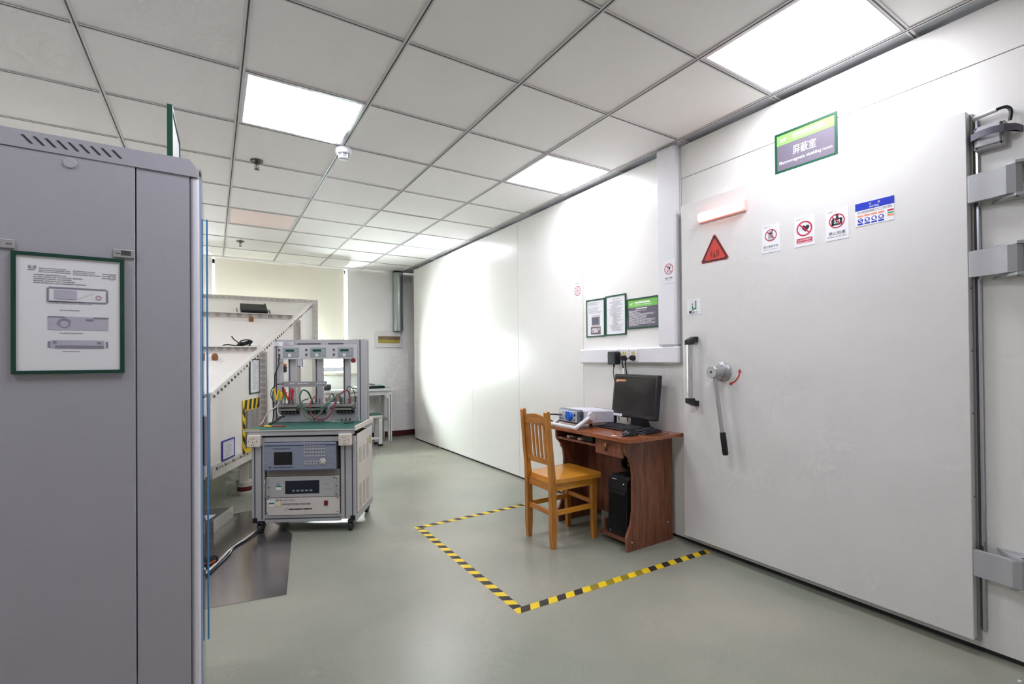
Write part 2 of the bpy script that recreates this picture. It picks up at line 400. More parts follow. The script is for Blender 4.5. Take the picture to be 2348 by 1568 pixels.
# ================================================================ shielding door
M_door = mat('door_steel_paint', '#dedcd9', .42, noise=.012, nscale=4)
M_edge = mat('door_edge_steel', '#a9a9a8', .35, metal=.5)
M_rod = mat('chrome_rod', '#b9bcc2', .2, metal=.9)
M_black = mat('black_plastic', '#15161a', .4)
M_hinge = mat('hinge_grey_paint', '#a9aaab', .38)
dx = 2.53
dr = thing('door_1', 'wide grey shielding room door with lever and pull handle', 'door', (dx, 1.325, 0), kind='structure')
P('leaf', M_door, dr, (dx, dx+.045, .642, 2.01, .06, 2.15), c=.0015)
P('edge_strip', M_edge, dr, (dx+.045, dx+.06, .634, 2.01, .045, 2.15))
P('seal_rod', M_rod, dr, (dx+.046, dx+.06, .616, .63, .09, 2.12), c=.004)
for z in (1.45, 1.2, .95, .62): MB().cyl((dx+.03, .6425, z), (dx+.03, .641, z), .004, n=10).build('screw', M_dark, dr)
# pull handle: alu tube with black end brackets
ph = thing('pull_handle', parent=dr, loc=(dx, 1.91, 1.1))
MB().cyl((dx-.062, 1.91, .925), (dx-.062, 1.91, 1.275), .0165, n=20).build('grip', mat('brushed_alu', '#c8c9cb', .25, metal=.8), ph)
for z, s in ((1.275, 1), (.925, -1)):
    b = MB(); b.prism([(dx-.085, z-s*.012), (dx-.085, z+s*.016), (dx-.03, z+s*.038), (dx, z+s*.038), (dx, z+s*.006), (dx-.028, z+s*.006), (dx-.042, z-s*.012)], 1, 1.893, 1.927)
    b.build('bracket', M_black, ph)
# lever lock
M_lev = mat('lever_alu', '#b4b5b6', .35, metal=.7)
lv = thing('lever_lock', parent=dr, loc=(dx, 1.728, 1.1))
MB().lathe([(.056, 0), (.056, .008), (.05, .012), (.043, .014), (.04, .026)], (dx, 1.728, 1.1), 28, axes((0, 1, 0), (0, 0, 1), (-1, 0, 0))).build('rose', M_lev, lv)
MB().lathe([(.036, 0), (.036, .085), (.033, .09)], (dx-.02, 1.728, 1.1), 24, axes((0, 1, 0), (0, 0, 1), (-1, 0, 0))).build('hub', M_lev, lv)
MB().cyl((dx-.109, 1.728, 1.1), (dx-.1125, 1.728, 1.1), .006, n=10).build('hub_screw', M_dark, lv)
MB().cyl((dx-.085, 1.722, 1.08), (dx-.085, 1.676, .745), .0115, n=12).build('lever', M_lev, lv)
MB().lathe([(.013, 0), (.016, .01), (.0165, .12), (.0145, .128)], (dx-.085, 1.658, .632), 14, Matrix.Rotation(math.radians(-7.8), 4, 'X')).build('grip', M_black, lv)
# hinges
for z0, z1 in ((1.783, 1.89), (1.49, 1.592), (.318, .418)):
    h = thing('hinge', parent=dr, loc=(dx, .55, z0))
    pts = [(dx+.012, .648), (dx-.005, .636), (dx-.012, .6), (dx-.012, .57), (dx-.02, .55), (dx-.028, .525), (dx-.022, .5), (dx-.006, .488), (dx+.012, .49), (dx+.016, .51), (dx+.006, .54), (dx+.004, .57), (dx+.006, .6), (dx+.02, .636)]
    MB().prism(pts, 2, z0, z1).build('strap', M_hinge, h)
    for za, zb in ((z1+.001, z1+.012), (z0-.012, z0-.001)):
        MB().prism([(XW, .585), (XW, .45), (dx+.01, .455), (dx-.02, .478), (dx-.026, .5), (dx-.016, .518), (dx+.02, .56)], 2, za, zb).build('knuckle_plate', M_hinge, h)
    for za in (z1+.0115, z0-.013): MB().cyl((dx-.008, .5, za), (dx-.008, .5, za+.0015), .006, n=12).build('pin_screw', M_dark, h)
# contact switch above the hinges
sw = thing('door_switch', 'cast metal door switch box with black spring strap and conduit', 'switch', (XW, .57, 2.0))
b = MB(); b.box(2.545, XW, .535, .625, 1.985, 2.08, c=.006); b.box(2.535, 2.55, .545, .615, 1.995, 2.07, c=.003); b.build('body', mat('cast_alu', '#b3b1b4', .4, metal=.4), sw)
for y, z in ((.545, 1.995), (.615, 1.995), (.545, 2.07), (.615, 2.07)): MB().cyl((2.545, y, z), (2.541, y, z), .004, n=8).build('screw', M_dark, sw)
sp_ = [(2.558, .638), (2.53, .628), (2.51, .6), (2.503, .565), (2.512, .53), (2.54, .505), (2.588, .495)]
MB().prism(sp_+[(x+.004, y-.001) for x, y in sp_[::-1]], 2, 2.024, 2.05).build('strap', mat('strap_grey', '#5f5c66', .5), sw)
MB().tube([(2.57, .63, 2.125), (2.57, .6, 2.128), (2.565, .56, 2.131)], .0085, n=10).build('conduit', mat('conduit_grey', '#d7d6d6', .4), sw)
MB().tube([(2.565, .562, 2.131), (2.565, .535, 2.13), (2.565, .522, 2.11), (2.565, .525, 2.075)], .006, n=8).build('cable', M_black, sw)
# vertical and horizontal cable trunking
M_trunk = mat('trunking_pvc', '#e6e5e8', .35, noise=.01)
b = MB(); b.box(2.533, XW-.001, 2.062, 2.216, 1.262, 2.577, c=.012)
b.build('cable_raceway', M_trunk, None, loc=(2.56, 2.14, 1.262), label='vertical white cable trunking running up to the ceiling beside the door', cat='trunking')
tr = thing('cable_raceway', 'horizontal white cable trunking with sockets above the monitor', 'trunking', (2.56, 2.55, 1.148))
b = MB(); b.box(2.535, XW-.001, 2.045, 3.035, 1.148, 1.261, c=.01); b.build('body', M_trunk, tr)
for i, y in enumerate((2.635, 2.52, 2.435)):
    s = MB(); s.box(2.529, 2.536, y-.04, y+.04, 1.158, 1.25, c=.003); so = s.build('socket', mat('socket_white', '#eceaea', .3), tr)
    for dy, dz in ((-.009, .028), (.009, .028)): MB().box(2.5284, 2.53, y+dy-.002, y+dy+.002, 1.2+dz-.005, 1.2+dz+.005).build('slot', M_dark, so)
    if i: MB().box(2.5283, 2.5295, y-.02, y+.02, 1.213, 1.223).build('yellow_tag', mat('tag_yellow', '#e8c81e', .5), so)
# ================================================================ signs and notices
M_paper = mat('sticker_white', '#ecebee', .45)
M_red = mat('print_red', '#c3263f', .5); M_ink = mat('print_black', '#26262e', .6); M_greyink = mat('print_grey', '#9c98a0', .7)
M_blue = mat('print_blue', '#0a2fb4', .5); M_or = mat('print_orange', '#ef8d5f', .5); M_grn = mat('print_green', '#4aa36a', .5)
M_frameg = mat('frame_dark_green', '#0f4a34', .45)
M_lime = mat('print_lime', '#7fc65c', .5); M_mauve = mat('print_mauve', '#6b6370', .55); M_wprint = mat('print_white', '#f4f4f6', .5)
def sticker(name, label, y0, y1, z0, z1, x, cat='sign', t=.0012, M=FACE_L, c=None, bm=None, group=None):
    w, h = abs(y0-y1), abs(z1-z0)
    o = thing(name, label, cat, c or (x, (y0+y1)/2, (z0+z1)/2), M, group=group)
    P('sheet', bm or M_paper, o, (-w/2, w/2, -h/2, h/2, 0.0002, t), local=True)
    return o, w, h, t
def brandline(o, w, h, t):
    MB().disc(-w*.37, h*.43, w*.035, t+.0003, 12, .6).build('mark', M_greyink, o, local=True)
    MB().text('mY', -w*.24, h*.43, h*.035, t+.0003, w=w*.13, bold=.03).rect(-w*.15, w*.0, h*.423, h*.43, t+.0003).build('mark', M_ink, o, local=True)
def prohib(o, cx, cy, r, t, th, pict):
    pict.build('pictogram', M_ink, o, local=True)
    b = MB().ring(cx, cy, r-th, r, t+.0006, 40); k = .7071*(r-th/2)
    b.seg((cx-k, cy+k), (cx+k, cy-k), th*.9, t+.0007); b.build('prohibition_ring', M_red, o, local=True)
D = dx
# no phones
o, w, h, t = sticker('prohibition_sign', 'white no mobile phones sticker on the door, leftmost of the row', 1.48, 1.383, 1.744, 1.893, D)
brandline(o, w, h, t); r = w*.33; cy = .017
b = MB(); z = t+.0003
b.box(-.0125, -.0105, cy-.024, cy+.02, z, z+.0001); b.box(.0105, .0125, cy-.024, cy+.02, z, z+.0001); b.box(-.0125, .0125, cy-.025, cy-.023, z, z+.0001); b.box(-.0125, .0125, cy+.018, cy+.02, z, z+.0001)
b.rect(-.007, .008, cy+.004, cy+.015, z); b.rect(.005, .0115, cy+.02, cy+.028, z)
for i in range(4): b.rect(-.009+i*.005, -.0065+i*.005, cy-.018, cy+.0, z)
prohib(o, 0, cy, r, t, .0045, b)
MB().text('禁止使用手机', 0, -.043, .0135, t+.0003, w=w*.84, bold=.004).text('Prohibit the use of mobile phones', 0, -.0585, .005, t+.0003, w=w*.8).build('lettering', M_ink, o, local=True)
# pacemaker
o, w, h, t = sticker('prohibition_sign', 'white no pacemaker sticker with a heart and a red band on the door', 1.309, 1.21, 1.742, 1.892, D)
brandline(o, w, h, t); cy = .014
b = MB(); z = t+.0003; hp = []
for i in range(30):
    a = 2*math.pi*i/30; hx = 16*math.sin(a)**3; hy = 13*math.cos(a)-5*math.cos(2*a)-2*math.cos(3*a)-math.cos(4*a); hp.append((.006+hx*.00115, cy+.001+hy*.00125))
b.poly(hp, z)
for q, s in (((-.024, cy-.02), (-.024, cy+.003)), ((-.024, cy+.003), (-.016, cy+.003)), ((-.016, cy+.003), (-.016, cy-.009)), ((-.016, cy-.009), (-.008, cy-.009))): b.seg(q, s, .001, z)
prohib(o, 0, cy, w*.385, t, .0068, b)
MB().rect(-.038, .038, -.058, -.034, t+.0003).build('red_band', M_red, o, local=True)
MB().text('禁止佩戴心脏起搏器者靠近', 0, -.0425, .0085, t+.0006, w=.068).rect(-.034, .034, -.055, -.0525, t+.0006).build('lettering', M_wprint, o, local=True)
# no photos
o, w, h, t = sticker('prohibition_sign', 'white no photos or video sticker on the door beside the blue notice', 1.16, 1.06, 1.742, 1.889, D)
brandline(o, w, h, t); cy = .017
b = MB(); z = t+.0003
b.rect(-.024, -.012, cy-.019, cy+.008, z); b.rect(.013, .023, cy-.014, cy+.01, z); b.rect(-.024, .023, cy-.021, cy-.014, z); b.rect(-.02, .022, cy+.006, cy+.012, z)
b.poly([(-.006, cy+.012), (.009, cy+.012), (.006, cy+.018), (.006, cy+.022), (.009, cy+.029), (-.006, cy+.029), (-.003, cy+.022), (-.003, cy+.018)], z)
b.ring(0, cy-.004, .008, .0105, z, 20).disc(0, cy-.004, .005, z, 14)
prohib(o, 0, cy, w*.345, t, .005, b)
MB().text('禁止拍摄', 0, -.041, .0165, t+.0003, w=w*.72, bold=.004).text('NO PHOTOS OR VIDEO', 0, -.0575, .0062, t+.0003, w=w*.84).build('lettering', M_ink, o, local=True)
# blue notice
o, w, h, t = sticker('notice_sign', 'blue headed NOTICE sticker listing protective equipment on the door', 1.032, .881, 1.782, 1.888, D)
MB().rect(-w/2, w/2, h*.5-.034, h*.5, t+.0003).build('blue_band', M_blue, o, local=True)
MB().text('注', -.016, h*.5-.0115, .0095, t+.0006).text('意', .018, h*.5-.0115, .0095, t+.0006).text('NOTICE', 0, h*.5-.0255, .0085, t+.0006, w=.036, bold=.01).build('lettering', M_wprint, o, local=True)
MB().text('进入该区域请佩戴下列个人防护用品', 0, .0105, .0085, t+.0003, w=.134).rect(-.067, .067, .0035, .0042, t+.0003).build('lettering', M_ink, o, local=True)
b = MB(); bb = MB(); wp = MB()
for i in range(4):
    x = -.055+i*.027; b.rect(x-.0115, x+.0115, -.011, -.0035, t+.0003); bb.disc(x, -.0275, .0105, t+.0003, 20); bb.rect(x-.011, x+.011, -.0475, -.0405, t+.0003)
    wp.rect(x-.006, x+.005, -.026-.002*i, -.021, t+.0006); wp.rect(x-.003, x+.006, -.034, -.03, t+.0006)
b.rect(.05, .073, -.033, -.0255, t+.0003); b.build('orange_boxes', M_or, o, local=True); bb.build('blue_symbols', M_blue, o, local=True); wp.build('white_symbols', M_wprint, o, local=True)
MB().rect(.05, .073, -.011, -.0035, t+.0003).build('red_box', M_red, o, local=True); MB().rect(.05, .073, -.022, -.0145, t+.0003).build('green_box', M_grn, o, local=True)
# red triangle
o = thing('warning_triangle', 'red radiation warning triangle sticker on the door', 'sign', (D, 1.772, 1.812), FACE_L)
def tri(r): return [(r*math.cos(math.radians(a+d)), r*math.sin(math.radians(a+d))) for a in (90, 210, 330) for d in (-4, 0, 4)]
b = MB(); b.prism(tri(.102), 2, .0002, .0012); b.build('sheet', mat('tri_red', '#c9392f', .5), o, local=True)
z = .0016; b = MB(); T0 = tri(.096); T1 = tri(.078)
for i in range(9): j = (i+1) % 9; b.poly([T0[i], T0[j], T1[j], T1[i]], z)
b.build('border', mat('tri_border', '#3d2426', .6), o, local=True)
b = MB(); b.poly([(-.006, -.033), (.006, -.033), (.002, -.012), (-.002, -.012)], z); b.disc(0, -.01, .004, z, 12)
for q in (.012, .02, .028): b.ring(0, -.01, q, q+.0024, z, 10, -50, 50); b.ring(0, -.01, q, q+.0024, z, 10, 130, 230)
b.build('antenna_symbol', mat('tri_ink', '#4b2023', .6), o, local=True)
# maker's sticker
o, w, h, t = sticker('maker_sticker', 'small white sticker with a green angular logo on the door above the pull handle', 1.971, 1.872, 1.453, 1.549, D)
b = MB(); z = t+.0003
b.rect(.011, .019, -.008, .036, z); b.rect(-.013, .019, -.017, -.008, z); b.rect(-.013, -.005, -.008, .005, z); b.build('logo_green', mat('logo_green', '#1f8a4c', .5), o, local=True)
b = MB()
for q, s in (((-.027, -.017), (-.027, .03)), ((-.027, .03), (-.02, .036)), ((-.02, .036), (.008, .036)), ((.008, .036), (.008, .0)), ((-.017, .024), (.0, .024)), ((.0, .024), (.0, .004)), ((-.017, .024), (-.017, -.017))): b.seg(q, s, .0012, z)
b.build('logo_outline', M_greyink, o, local=True); MB().rect(-.014, -.007, .01, .02, z).build('logo_dot', mat('logo_red', '#a51f45', .5), o, local=True)
MB().rect(-.034, -.018, -.041, -.024, z).ring(-.008, -.028, .006, .009, z, 16).ring(-.008, -.037, .006, .009, z, 16, 180, 380).build('mark', M_ink, o, local=True)
MB().lines(0, .033, -.035, -.035, 1, .004, z, 0).build('fine_print', mat('logo_green', '#1f8a4c'), o, local=True)
# turn arrow
o = thing('turn_arrow', 'curved red double arrow sticker beside the lever lock', 'sign', (D, 1.652, 1.052), FACE_L)
cx, cy, R = -.055, .062, .088
b = MB()
def arcp(a, r): return (cx+r*math.cos(math.radians(a)), cy+r*math.sin(math.radians(a)))
for i in range(10):
    a = -66+56*i/10; c = -66+56*(i+1)/10
    b.hexa([(*arcp(a, R-.004), .0002), (*arcp(c, R-.004), .0002), (*arcp(c, R+.004), .0002), (*arcp(a, R+.004), .0002)], [(*arcp(a, R-.004), .001), (*arcp(c, R-.004), .001), (*arcp(c, R+.004), .001), (*arcp(a, R+.004), .001)])
for a, s in ((-66, -1), (-10, 1)): b.prism([arcp(a, R-.011), arcp(a, R+.011), arcp(a+s*13, R)], 2, .0002, .001)
b.build('arrow', mat('arrow_red', '#c23a2b', .5), o, local=True)
# lit warning lamp on the door
lp = thing('warning_lamp', 'lit red warning lamp strip at the top left of the door', 'lamp', (D, 1.718, 2.033), FACE_L)
P('housing', mat('lamp_housing', '#e6b4ae', .4), lp, (-.155, .155, -.034, .034, 0, .014), c=.006, local=True)
MB().box(-.148, .148, -.027, .027, .013, .04, c=.014).build('lens', mat('lamp_lens', '#ffdcd8', .3, emit='#ffb3a6', estr=1.5), lp, local=True)
b = MB()
for i in range(11): b.rect(-.118+i*.023, -.104+i*.023, -.012, .008, .0405)
b.build('led_marks', mat('led_marks', '#ffc9c0', .4, emit='#ffa79a', estr=1.1), lp, local=True)
# no climbing on the trunking, no smoking style sign on the wall
o, w, h, t = sticker('prohibition_sign', 'white no climbing sticker on the vertical trunking', 2.162, 2.066, 1.677, 1.828, 2.533)
b = MB(); z = t+.0003; cy = .015
b.ring(-.002, cy+.004, .008, .013, z, 14, -60, 130); b.poly([(-.003, cy-.004), (.012, cy+.002), (.014, cy+.008), (.002, cy+.012)], z); b.disc(.014, cy+.02, .004, z, 10); b.seg((-.014, cy+.019), (0, cy+.016), .003, z)
b.seg((-.016, cy-.028), (-.016, cy+.004), .0015, z); b.seg((-.004, cy-.026), (-.004, cy-.005), .0015, z); b.seg((.012, cy-.03), (.008, cy-.008), .003, z); b.disc(-.01, cy-.012, .004, z, 8); b.seg((-.016, cy-.02), (-.004, cy-.02), .0015, z)
prohib(o, 0, cy, .0355, t, .0045, b)
MB().text('禁止攀登', 0, -.045, .013, t+.0003, w=.06, bold=.004).build('lettering', M_ink, o, local=True); MB().text('No climbing', 0, -.0595, .006, t+.0003, w=.058).build('lettering', M_greyink, o, local=True)
o, w, h, t = sticker('prohibition_sign', 'small white sign with a red crossed circle on the panel wall above the notices', 3.16, 3.06, 1.688, 1.83, XW)
b = MB(); z = t+.0003; cy = -.006
b.text('mY', -.02, .058, .008, z, w=.02, bold=.03); b.rect(-.006, .012, .056, .06, z); b.disc(-.022, cy, .004, z, 8); b.disc(.022, cy+.002, .004, z, 8); b.disc(.002, cy-.02, .004, z, 8); b.disc(0, cy+.022, .003, z, 8)
b.build('pictogram', M_ink, o, local=True)
b = MB().ring(0, cy, .035, .04, z+.0003, 36); k = .027
b.seg((-k, k+cy), (k, -k+cy), .004, z+.0004).seg((-k, -k+cy), (k, k+cy), .004, z+.0004); b.build('crossed_ring', M_red, o, local=True)
# framed notices
def framed(name, label, c, w, h, M=FACE_L, fm=None, f=.011, sheet=None, cat='notice', group=None):
    o = thing(name, label, cat, c, M, group=group)
    b = MB()
    for q in ((-w/2, w/2, h/2-f, h/2), (-w/2, w/2, -h/2, -h/2+f), (-w/2, -w/2+f, -h/2+f, h/2-f), (w/2-f, w/2, -h/2+f, h/2-f)): b.box(*q, .0, .007)
    b.build('frame', fm or M_frameg, o, local=True)
    P('sheet', sheet or M_paper, o, (-w/2+f, w/2-f, -h/2+f, h/2-f, .001, .004), local=True)
    return o
z = .0045
o = framed('framed_notice', 'green framed sheet with two equipment photos, leftmost above the trunking', (XW-.002, 2.888, 1.508), .218, .302)
MB().lines(-.085, .085, .122, .105, 3, .003, z).lines(-.08, .08, .085, .04, 6, .0025, z).rect(-.09, -.08, .115, .124, z).build('print', M_greyink, o, local=True)
b = MB(); b.rect(-.045, .05, -.065, .022, z); b.build('photo', mat('photo_grey', '#8a8288', .6), o, local=True)
MB().rect(-.042, .047, .008, .02, z+.0003).rect(-.04, .045, -.062, -.055, z+.0003).build('photo_light', mat('photo_light', '#d0c8cc', .6), o, local=True)
MB().rect(-.036, .036, -.052, .002, z+.0003).build('photo_screen', mat('photo_screen', '#5f6070', .5), o, local=True)
b = MB(); b.rect(-.055, .06, -.13, -.07, z); b.build('photo', mat('photo_brown', '#6c5c5e', .6), o, local=True)
MB().poly([(-.045, -.09), (-.035, -.08), (.05, -.08), (.05, -.098), (.03, -.1), (.03, -.115), (-.035, -.118), (-.045, -.11)], z+.0003).build('photo_light', mat('photo_light', '#d0c8cc'), o, local=True)
MB().disc(-.03, -.104, .006, z+.0006, 10).rect(.022, .034, -.093, -.084, z+.0006).build('photo_dark', M_ink, o, local=True)
o = framed('framed_notice', 'green framed sheet of close printed text, middle one above the trunking', (XW-.002, 2.661, 1.513), .218, .306)
MB().lines(-.03, .045, .122, .122, 1, .004, z, 0).lines(-.075, .08, .108, -.118, 34, .0028, z, .5, .05).build('print', M_greyink, o, local=True)
o = framed('framed_notice', 'green framed board with lime header and mauve field beside the trunking', (XW-.002, 2.394, 1.507), .302, .22, sheet=M_mauve)
MB().rect(-.138, .138, .045, .099, z).build('header', M_lime, o, local=True)
MB().text('mY', -.105, .071, .018, z+.0003, w=.032, bold=.03, shear=.2).lines(-.07, .085, .077, .077, 1, .012, z+.0003, 0).rect(-.07, .085, .06, .0625, z+.0003).lines(-.06, .045, .034, .034, 1, .008, z+.0003, 0).lines(-.128, .128, .019, -.085, 14, .003, z+.0003, .7).build('lettering', M_wprint, o, local=True)
o = framed('framed_notice', 'green framed board reading Electromagnetic shielding room above the door', (XW-.002, 1.28, 2.277), .306, .212, sheet=M_mauve, cat='sign')
MB().rect(-.142, .142, .04, .096, z).build('header', M_lime, o, local=True)
MB().text('mY', -.108, .066, .022, z+.0003, w=.038, bold=.03, shear=.2).lines(-.06, .1, .073, .073, 1, .013, z+.0003, 0).rect(-.06, .1, .056, .059, z+.0003).text('屏', -.042, -.008, .046, z+.0003, w=.036, bold=.006).text('蔽', -.002, -.008, .046, z+.0003, w=.036, bold=.006).text('室', .038, -.008, .046, z+.0003, w=.036, bold=.006).text('Electromagnetic shielding room', .0, -.058, .021, z+.0003, w=.26, bold=.006).build('lettering', M_wprint, o, local=True)
# ================================================================ plugs above the desk
o = thing('power_adapter', 'black wall plug adapter in the left socket of the trunking', 'adapter', (2.5, 2.598, 1.14))
MB().box(2.472, 2.529, 2.553, 2.642, 1.14, 1.235, c=.008).build('body', M_black, o)
MB().cyl((2.5, 2.598, 1.142), (2.5, 2.598, 1.12), .008, .005, 10).tube([(2.5, 2.598, 1.125), (2.5, 2.604, 1.08), (2.51, 2.6, 1.0), (2.52, 2.59, .9), (2.52, 2.57, .73)], .003, 6).build('cord', M_black, o)
for y, s, lab in ((2.515, .0, 'black mains plug in the middle socket with a white tag on its cord'), (2.43, -.0, 'black mains plug in the right socket with a bent cord')):
    o = thing('mains_plug', lab, 'plug', (2.51, y, 1.18), group='mains plugs in the trunking')
    MB().cyl((2.529, y, 1.187), (2.503, y, 1.187), .021, .017, 16).build('body', M_black, o)
    if y > 2.5: path = [(2.507, y, 1.18), (2.502, y, 1.15), (2.505, y-.012, 1.1), (2.515, y-.018, 1.05), (2.52, y-.02, .9), (2.52, y-.03, .73)]
    else: path = [(2.505, y+.004, 1.187), (2.495, y+.03, 1.18), (2.497, y+.05, 1.15), (2.505, y+.045, 1.08), (2.515, y+.03, 1.0), (2.52, y+.02, .85), (2.52, y+.02, .73)]
    MB().tube(path, .004, 8).build('cord', M_black, o)
    if y > 2.5: MB().box(2.498, 2.51, y-.022, y-.004, 1.07, 1.115).build('cord_tag', M_paper, o)
# ================================================================ desk
WD = wood('desk_veneer_panel', '#603022', '#936046', 'Z', 5, .4, .15, 10)
WT = wood('desk_veneer_top', '#7d4128', '#ad6a40', 'Y', 5, .25, .4, 10)
M_ed = mat('desk_edge_band', '#5a2d20', .4)
DZ = .70; Y0, Y1 = 2.115, 2.815
dk = thing('computer_desk', 'reddish brown veneer computer desk with a drawer against the panel wall', 'desk', (2.33, 2.45, 0))
prof = [(2.545, 0), (2.132, 0), (2.128, .09), (2.165, .16), (2.182, .24), (2.186, .46), (2.178, .52), (2.155, .57), (2.125, .6), (2.118, .62), (2.118, DZ-.022), (2.545, DZ-.022)]
for y in (Y0, Y1-.018): MB().prism(prof, 1, y, y+.018).build('side_panel', WD, dk)
tp = []
def rc(cx, cy, r, a0, a1, n=6): return [(cx+r*math.cos(math.radians(a0+(a1-a0)*i/n)), cy+r*math.sin(math.radians(a0+(a1-a0)*i/n))) for i in range(n+1)]
tp = [(2.56, 2.035), (2.56, 2.9)]+rc(2.13, 2.85, .05, 90, 180)+rc(2.13, 2.09, .055, 180, 270)
MB().prism(tp, 2, DZ-.022, DZ).build('top', WT, dk)
P('modesty_board', WD, dk, (2.4, 2.415, Y0+.018, 2.39, .25, .46), (2.4, 2.415, 2.39, Y1-.018, .25, .62), (2.4, 2.415, Y0+.018, Y1-.018, .08, .25))
P('shelf', WD, dk, (2.125, 2.5, 2.385, Y1-.018, DZ-.092, DZ-.078)); P('shelf_divider', WD, dk, (2.125, 2.5, 2.375, 2.387, DZ-.13, DZ-.022))
P('tower_shelf', WD, dk, (2.16, 2.5, Y0+.018, 2.4, .04, .055)); P('tower_divider', WD, dk, (2.2, 2.5, 2.385, 2.4, .04, .12))
d = P('drawer', WD, dk, (2.122, 2.138, 2.142, 2.373, DZ-.132, DZ-.03), c=.002)
MB().lathe([(.006, 0), (.006, .008), (.013, .012), (.014, .018), (.009, .022)], (2.122, 2.275, DZ-.065), 16, axes((0, 1, 0), (0, 0, 1), (-1, 0, 0))).build('knob', mat('brass', '#a9825a', .3, metal=.7), d)
MB().cyl((2.1225, 2.283, DZ-.098), (2.118, 2.283, DZ-.098), .01, n=16).build('lock', M_black, d)
for x, z in ((2.17, .055), (2.495, .12), (2.3, .67), (2.5, .67)): MB().cyl((x, Y0, z), (x, Y0-.002, z), .005, n=10).build('screw_cap', mat('cap_white', '#cfc8c4', .5), dk)
# monitor
mo = thing('computer_monitor', 'black flat computer monitor with a few orange lines of text on screen', 'monitor', (2.475, 2.36, DZ), rz=math.radians(-3))
M_bez = mat('monitor_black', '#1b1b20', .35); Mt = Matrix.Translation((-.02, .0, .07)) @ Matrix.Rotation(math.radians(7), 4, 'Y')
def tb(*bx, c=0):
    b = MB(); b.box(*bx, c=c); b.v = [tuple(Mt @ Vector(p)) for p in b.v]; return b
hw = .217
tb(-.022, .018, -hw, hw, 0, .302, c=.008).build('casing', M_bez, mo, local=True)
tb(-.0228, -.02, -hw+.02, hw-.02, .032, .285).build('screen', mat('screen_dark', '#1d1918', .12, spec=.6), mo, local=True)
s = MB()
for i in range(3):
    y = hw-.032; z = .262-.008*i; e = y-(.1, .098, .02)[i]
    while y > e: l = .006+.02*random.random(); s.box(-.0233, -.0229, max(e, y-l), y, z-.0018, z+.0018); y -= l+.003
s.v = [tuple(Mt @ Vector(p)) for p in s.v]; s.build('screen_text', mat('screen_text', '#e7a777', .5, emit='#e8a06a', estr=.35), mo, local=True)
tb(-.0235, -.022, hw-.12, hw-.03, .004, .022).build('label', M_paper, mo, local=True)
tb(-.0228, -.012, -.02, .025, .3015, .3025).build('top_label', mat('label_grey', '#b5b4ae', .5), mo, local=True)
s = MB()
for i in range(6): s.box(-.0232, -.0218, -hw+.03+.012*i, -hw+.036+.012*i, .01, .013)
s.v = [tuple(Mt @ Vector(p)) for p in s.v]; s.build('buttons', mat('button_grey', '#6d6d74', .4), mo, local=True)
b = MB(); b.prism([(-.03, .01), (.08, .01), (.07, .03), (.03, .12), (.005, .12), (.0, .03)], 1, -.055, .055); b.box(-.02, .075, -.1, .1, 0, .012, c=.004); b.build('stand', M_bez, mo, local=True)
MB().tube([(.03, .06, .1), (.05, .065, .06), (.07, .07, .02), (.075, .1, .004)], .0035, 6).build('cable', M_black, mo, local=True)
# keyboard
kb = thing('keyboard', 'black computer keyboard in front of the monitor', 'keyboard', (2.372, 2.335, DZ), rz=math.radians(-1))
M_kb = mat('keyboard_black', '#1c1c22', .4)
b = MB(); b.prism([(-.075, .004), (.075, .004), (.075, .022), (-.068, .012), (-.075, .008)], 1, -.222, .222); b.build('base', M_kb, kb, local=True)
kc = MB(); kc.box(-.0078, .0078, -.0078, .0078, 0, .006, c=.0015); kme = kc.mesh('key'); kme.materials.append(mat('key_black', '#26262c', .45))
for r in range(6):
    x = .058-.0215*r-(.006 if r else 0)
    for k in range(21):
        if k in (15, 19) or (r == 0 and k in (1, 6)): continue
        if r == 5 and 5 <= k <= 9: continue
        inst('key', kme, kb, (x, .2-.0199*k, .0125+.0095*(x+.07)/.14))
ks = MB(); ks.box(-.0545, -.0395, .0, .1, .0135, .019, c=.0015); ks.build('space_bar', MATS['key_black'], kb, local=True)
# mouse
b = MB(); pr = []
n = 14
rows = []
for i in range(9):
    t = i/8; x = -.058+.116*t; w = .030*math.sin(math.pi*(.1+.84*t))**.55; h = .036*math.sin(math.pi*(.06+.86*t**.8))**.7
    rows.append((x, w, h))
vs = []
for x, w, h in rows:
    for k in range(n+1):
        a = math.pi*k/n; vs.append((x, w*math.cos(a), .001+h*math.sin(a)))
fs = []
for i in range(8):
    for k in range(n): fs.append((i*(n+1)+k, i*(n+1)+k+1, (i+1)*(n+1)+k+1, (i+1)*(n+1)+k))
    fs.append((i*(n+1)+n, i*(n+1), (i+1)*(n+1), (i+1)*(n+1)+n))
fs += [tuple(range(n+1)), tuple(range(8*(n+1), 9*(n+1)))]
ms = thing('computer_mouse', 'small black computer mouse at the desk edge', 'mouse', (2.195, 2.15, DZ), rz=math.radians(-8))
MB().add(vs, fs).build('shell', mat('mouse_black', '#101015', .3), ms, local=True, smooth=60)
MB().tube([(.05, 0, .02), (.075, -.015, .006), (.1, -.05, .004), (.16, -.07, .004), (.26, -.06, .004)], .002, 6).build('cord', M_black, ms, local=True)
